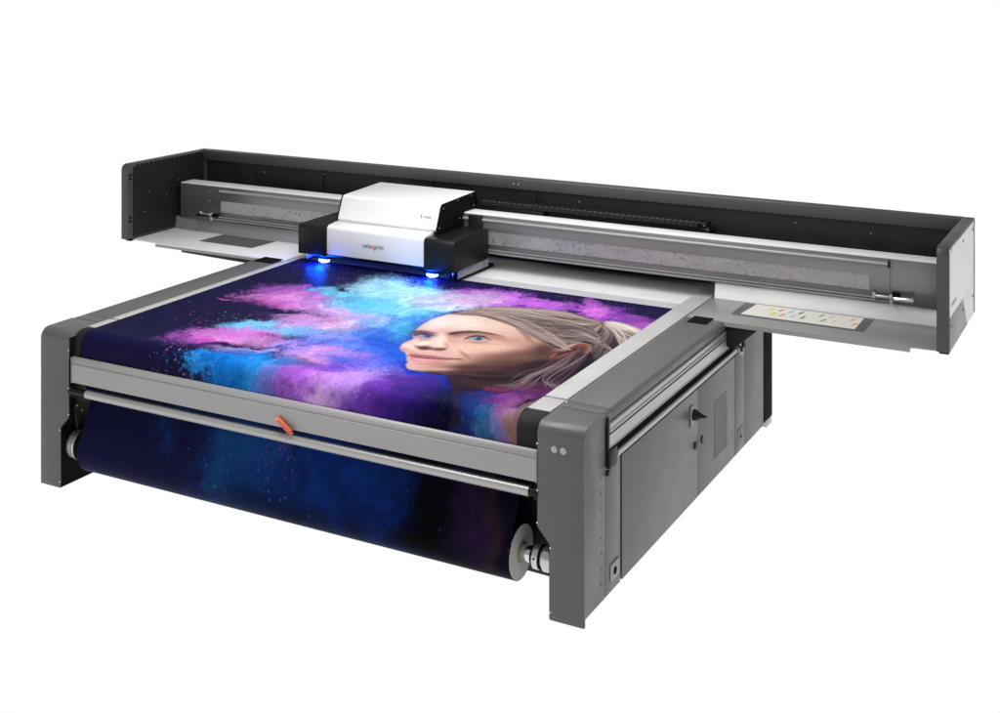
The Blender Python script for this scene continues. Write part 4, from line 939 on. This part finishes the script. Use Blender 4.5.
# film running from the beam down to the roll, and once round it
rc = (.125, .235); rr = .135
path = [(.037, .722), (.042, .68), (.060, .62), (.085, .57), (.100, .545), (.101, .53)]
a0 = 168
path += [(rc[0] + rr * math.cos(math.radians(a)), rc[1] + rr * math.sin(math.radians(a))) for a in np.arange(a0, a0 + 330, 3)]
dense = []
for (a, b) in zip(path[:-1], path[1:]):
    n = max(1, int(math.dist(a, b) / .009))
    dense += [(a[0] + (b[0] - a[0]) * t / n, a[1] + (b[1] - a[1]) * t / n) for t in range(n)]
dense.append(path[-1])
ss = [0.0]
for a, b in zip(dense[:-1], dense[1:]): ss.append(ss[-1] + math.dist(a, b))
wx_ = np.arange(-3.322, -.398, .006)
def paint_web(xs, ss):  # inks also darkened, standing in for shade on the hanging film
    X, S = np.meshgrid(xs, ss, indexing='ij')
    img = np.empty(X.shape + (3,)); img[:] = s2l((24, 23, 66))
    det = 1.3 * fbm(X + .08 * fbm(X, S, 6, 3, 97), S * .8, 4.5, 7, 91, .66); wx = .2 * fbm(X, S, 2.2, 4, 93); ws = .12 * fbm(X, S, 2.5, 4, 95)
    def b(cx, cs, rx, rs_, col, op, soft=.7, amp=.8):
        r = np.sqrt(((X + wx - cx) / rx) ** 2 + ((S + ws - cs) / rs_) ** 2)
        a = (op * sstep(-soft * .5, soft, 1 - r + amp * .8 * det))[..., None]
        img[:] = img * (1 - a) + s2l(col) * a * (1 + .5 * det[..., None])
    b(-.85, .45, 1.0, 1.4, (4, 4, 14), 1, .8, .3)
    b(-1.62, .35, .62, .5, (13, 48, 124), .95, 1.2, .9); b(-2.02, .22, .42, .42, (18, 66, 140), .9, 1.5, 1.2); b(-1.45, .28, .40, .30, (12, 48, 122), .7, 1.0)
    b(-2.2, .42, .16, .26, (20, 70, 120), .6, 1.2, 1.4); b(-1.75, .62, .5, .20, (8, 14, 40), .8)
    b(-.62, .30, .22, .36, (44, 26, 62), .9, .7, .4); b(-.47, .25, .06, .4, (52, 36, 40), .8, .7, .2); b(-1.9, .16, .1, .1, (60, 60, 130), .6)
    r = np.random.RandomState(9)
    for n, cx, cs, sx, sy, cols in ((110, -1.86, .26, .10, .12, [(150, 110, 170), (120, 120, 190), (150, 96, 120)]), (70, -2.25, .34, .12, .14, [(60, 110, 160), (90, 120, 150)]), (20, -1.5, .3, .5, .15, [(60, 90, 160)]), (14, -.6, .3, .2, .2, [(100, 60, 110)])):
        for k in range(n):
            x = cx + r.normal() * sx; s = cs + r.normal() * sy; w = .0025 + .0035 * r.rand() ** 3
            i0, i1 = np.searchsorted(xs, [x - .02, x + .02]); j0, j1 = np.searchsorted(ss, [s - .025, s + .025])
            if i1 <= i0 or j1 <= j0: continue
            sl = (slice(i0, i1), slice(j0, j1)); a = (.7 * np.exp(-(((X[sl] - x) / w) ** 2 + ((S[sl] - s) / w) ** 2)))[..., None]
            img[sl] = img[sl] * (1 - a) + s2l(cols[r.randint(len(cols))]) * a
    return np.clip(img, .001, 1)
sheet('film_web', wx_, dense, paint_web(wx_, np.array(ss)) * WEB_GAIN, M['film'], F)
roll = MB().cyl((-3.321, *rc), (-.3995, *rc), rr - .003, n=72).build('film_roll', M['roll_end'], F)
core = MB().cyl((-3.33, *rc), (-.395, *rc), .052, n=36).build('core_tube', M['card'], F, bev=.001)

# ================================================================ test sheet on the right shelf
T = thing('test_print_sheet', (.40, 2.44, .953), 'narrow pale sheet with pairs of coloured dashes on the right shelf', 'test sheet')
MB().pz([(.038, 2.302), (.754, 2.302), (.752, 2.571), (.062, 2.571)], .9527, .9537).build('sheet', M['paper'], T)
cols = [('yellow_green', (.52, .60, .05)), ('magenta', (.66, .03, .15)), ('cyan', (.08, .42, .58)), ('black', (.03, .03, .035)), None, ('grey', (.16, .17, .15)), ('pale_grey', (.45, .45, .42)), ('cream', (.60, .54, .48)), ('orange', (.72, .22, .05))]
for k, c in enumerate(cols):
    if c is None: continue
    mt = material(c[0] + '_ink', c[1], rough=.5, noise=.04)
    x = .165 + k * .0645
    m = MB()
    for dx, yy in ((0, 2.47), (.036, 2.37)):
        m.pz([(x + dx, yy), (x + dx + .014, yy), (x + dx + .030, yy + .062), (x + dx + .016, yy + .062)], .9536, .9542)
        if k == 0: m.pz([(x + dx + .018, yy), (x + dx + .026, yy), (x + dx + .042, yy + .062), (x + dx + .034, yy + .062)], .9536, .9542)
    split(m.build('colour_dash', mt, T))

# ================================================================ orange cutter on the front beam
K = thing('film_cutter', (-1.77, -.012, .68), 'small orange cutter clipped aslant on the grey front beam', 'cutter')
a = Vector((-1.825, -.012, .711)); b = Vector((-1.722, -.022, .648))
d = (b - a).normalized(); n = Vector((0, -1, 0)); u = d.cross(n).normalized()
m = MB(); hw, th = .0125, .011
ring = lambda p, s: [p + u * hw * i * s + n * (th * j) for i, j in ((-1, -1), (1, -1), (1, 1), (-1, 1))]
m._prism(ring(a, .9), ring(b, 1.0)); ko = m.build('handle', M['orange'], K, bev=.004, seg=3)
m = MB(); m._prism([p - n * .0 for p in ring(a + d * .004 - u * .001 , .5)], ring(b - d * .01, .5)); m.bm.verts.ensure_lookup_table()
for v in m.bm.verts: v.co += n * .0015
m.build('ridge', M['orange'], ko, bev=.001)
MB().cyl(a + d * .010 + n * .009, a + d * .010 + n * .0135, .005, n=14).build('rivet', M['chrome'], K)
b2 = MB(); b2._prism([p + u * .0 for p in ring(b - d * .01, .6)], ring(b + d * .012, .25)); b2.build('blade', M['orange'], K, bev=.001)

# ================================================================ light, world, camera
w = bpy.data.worlds.new('World'); scene.world = w; w.use_nodes = True
nt = w.node_tree; bg = nt.nodes['Background']
tc = nt.nodes.new('ShaderNodeTexCoord'); sx = nt.nodes.new('ShaderNodeSeparateXYZ'); nt.links.new(tc.outputs['Generated'], sx.inputs[0])
ramp = nt.nodes.new('ShaderNodeMapRange'); ramp.inputs['From Min'].default_value = -.02; ramp.inputs['From Max'].default_value = .25
ramp.inputs['To Min'].default_value = 1.0; ramp.inputs['To Max'].default_value = WORLD_UP; ramp.interpolation_type = 'SMOOTHSTEP'
nt.links.new(sx.outputs['Z'], ramp.inputs['Value'])
nt.links.new(ramp.outputs['Result'], bg.inputs['Color']); bg.inputs['Strength'].default_value = 1.0

def area(name, loc, target, size, power, color=(1, 1, 1), size_y=None):
    l = bpy.data.lights.new(name, 'AREA'); l.energy = power; l.color = color; l.shape = 'RECTANGLE'; l.size = size; l.size_y = size_y or size
    o = bpy.data.objects.new(name, l); COL.objects.link(o); o.location = loc
    o.rotation_euler = (Vector(target) - Vector(loc)).to_track_quat('-Z', 'Y').to_euler(); return o
for L in LIGHTS: area(*L)
for x, y, e in ((-3.095, 2.112, UV), (-2.160, 2.112, UV), (-3.135, 2.064, UV * .3), (-2.10, 2.064, UV * .3)):  # the weaker pair is added, imitating camera flare on the housings
    l = bpy.data.lights.new('uv_glow', 'POINT'); l.energy = e; l.color = (.0, .07, 1.0); l.shadow_soft_size = .035
    o = bpy.data.objects.new('uv_glow', l); COL.objects.link(o); o.location = (x, y, .984)

cam = bpy.data.cameras.new('camera'); co = bpy.data.objects.new('camera', cam); COL.objects.link(co); scene.camera = co
aa = math.atan2(690, 1287)
co.location = (2.547, -5.599, 3.2); co.rotation_euler = (PI / 2, 0, aa)
cam.sensor_width = 36; cam.lens = 36 * 1.287; cam.shift_y = -.3975; cam.clip_start = .1; cam.clip_end = 200
scene.view_settings.view_transform = 'Standard'; scene.view_settings.look = 'None'
scene.view_settings.exposure = 0; scene.view_settings.gamma = 1
scene.cycles.use_denoising = True
scene.cycles.max_bounces = 8
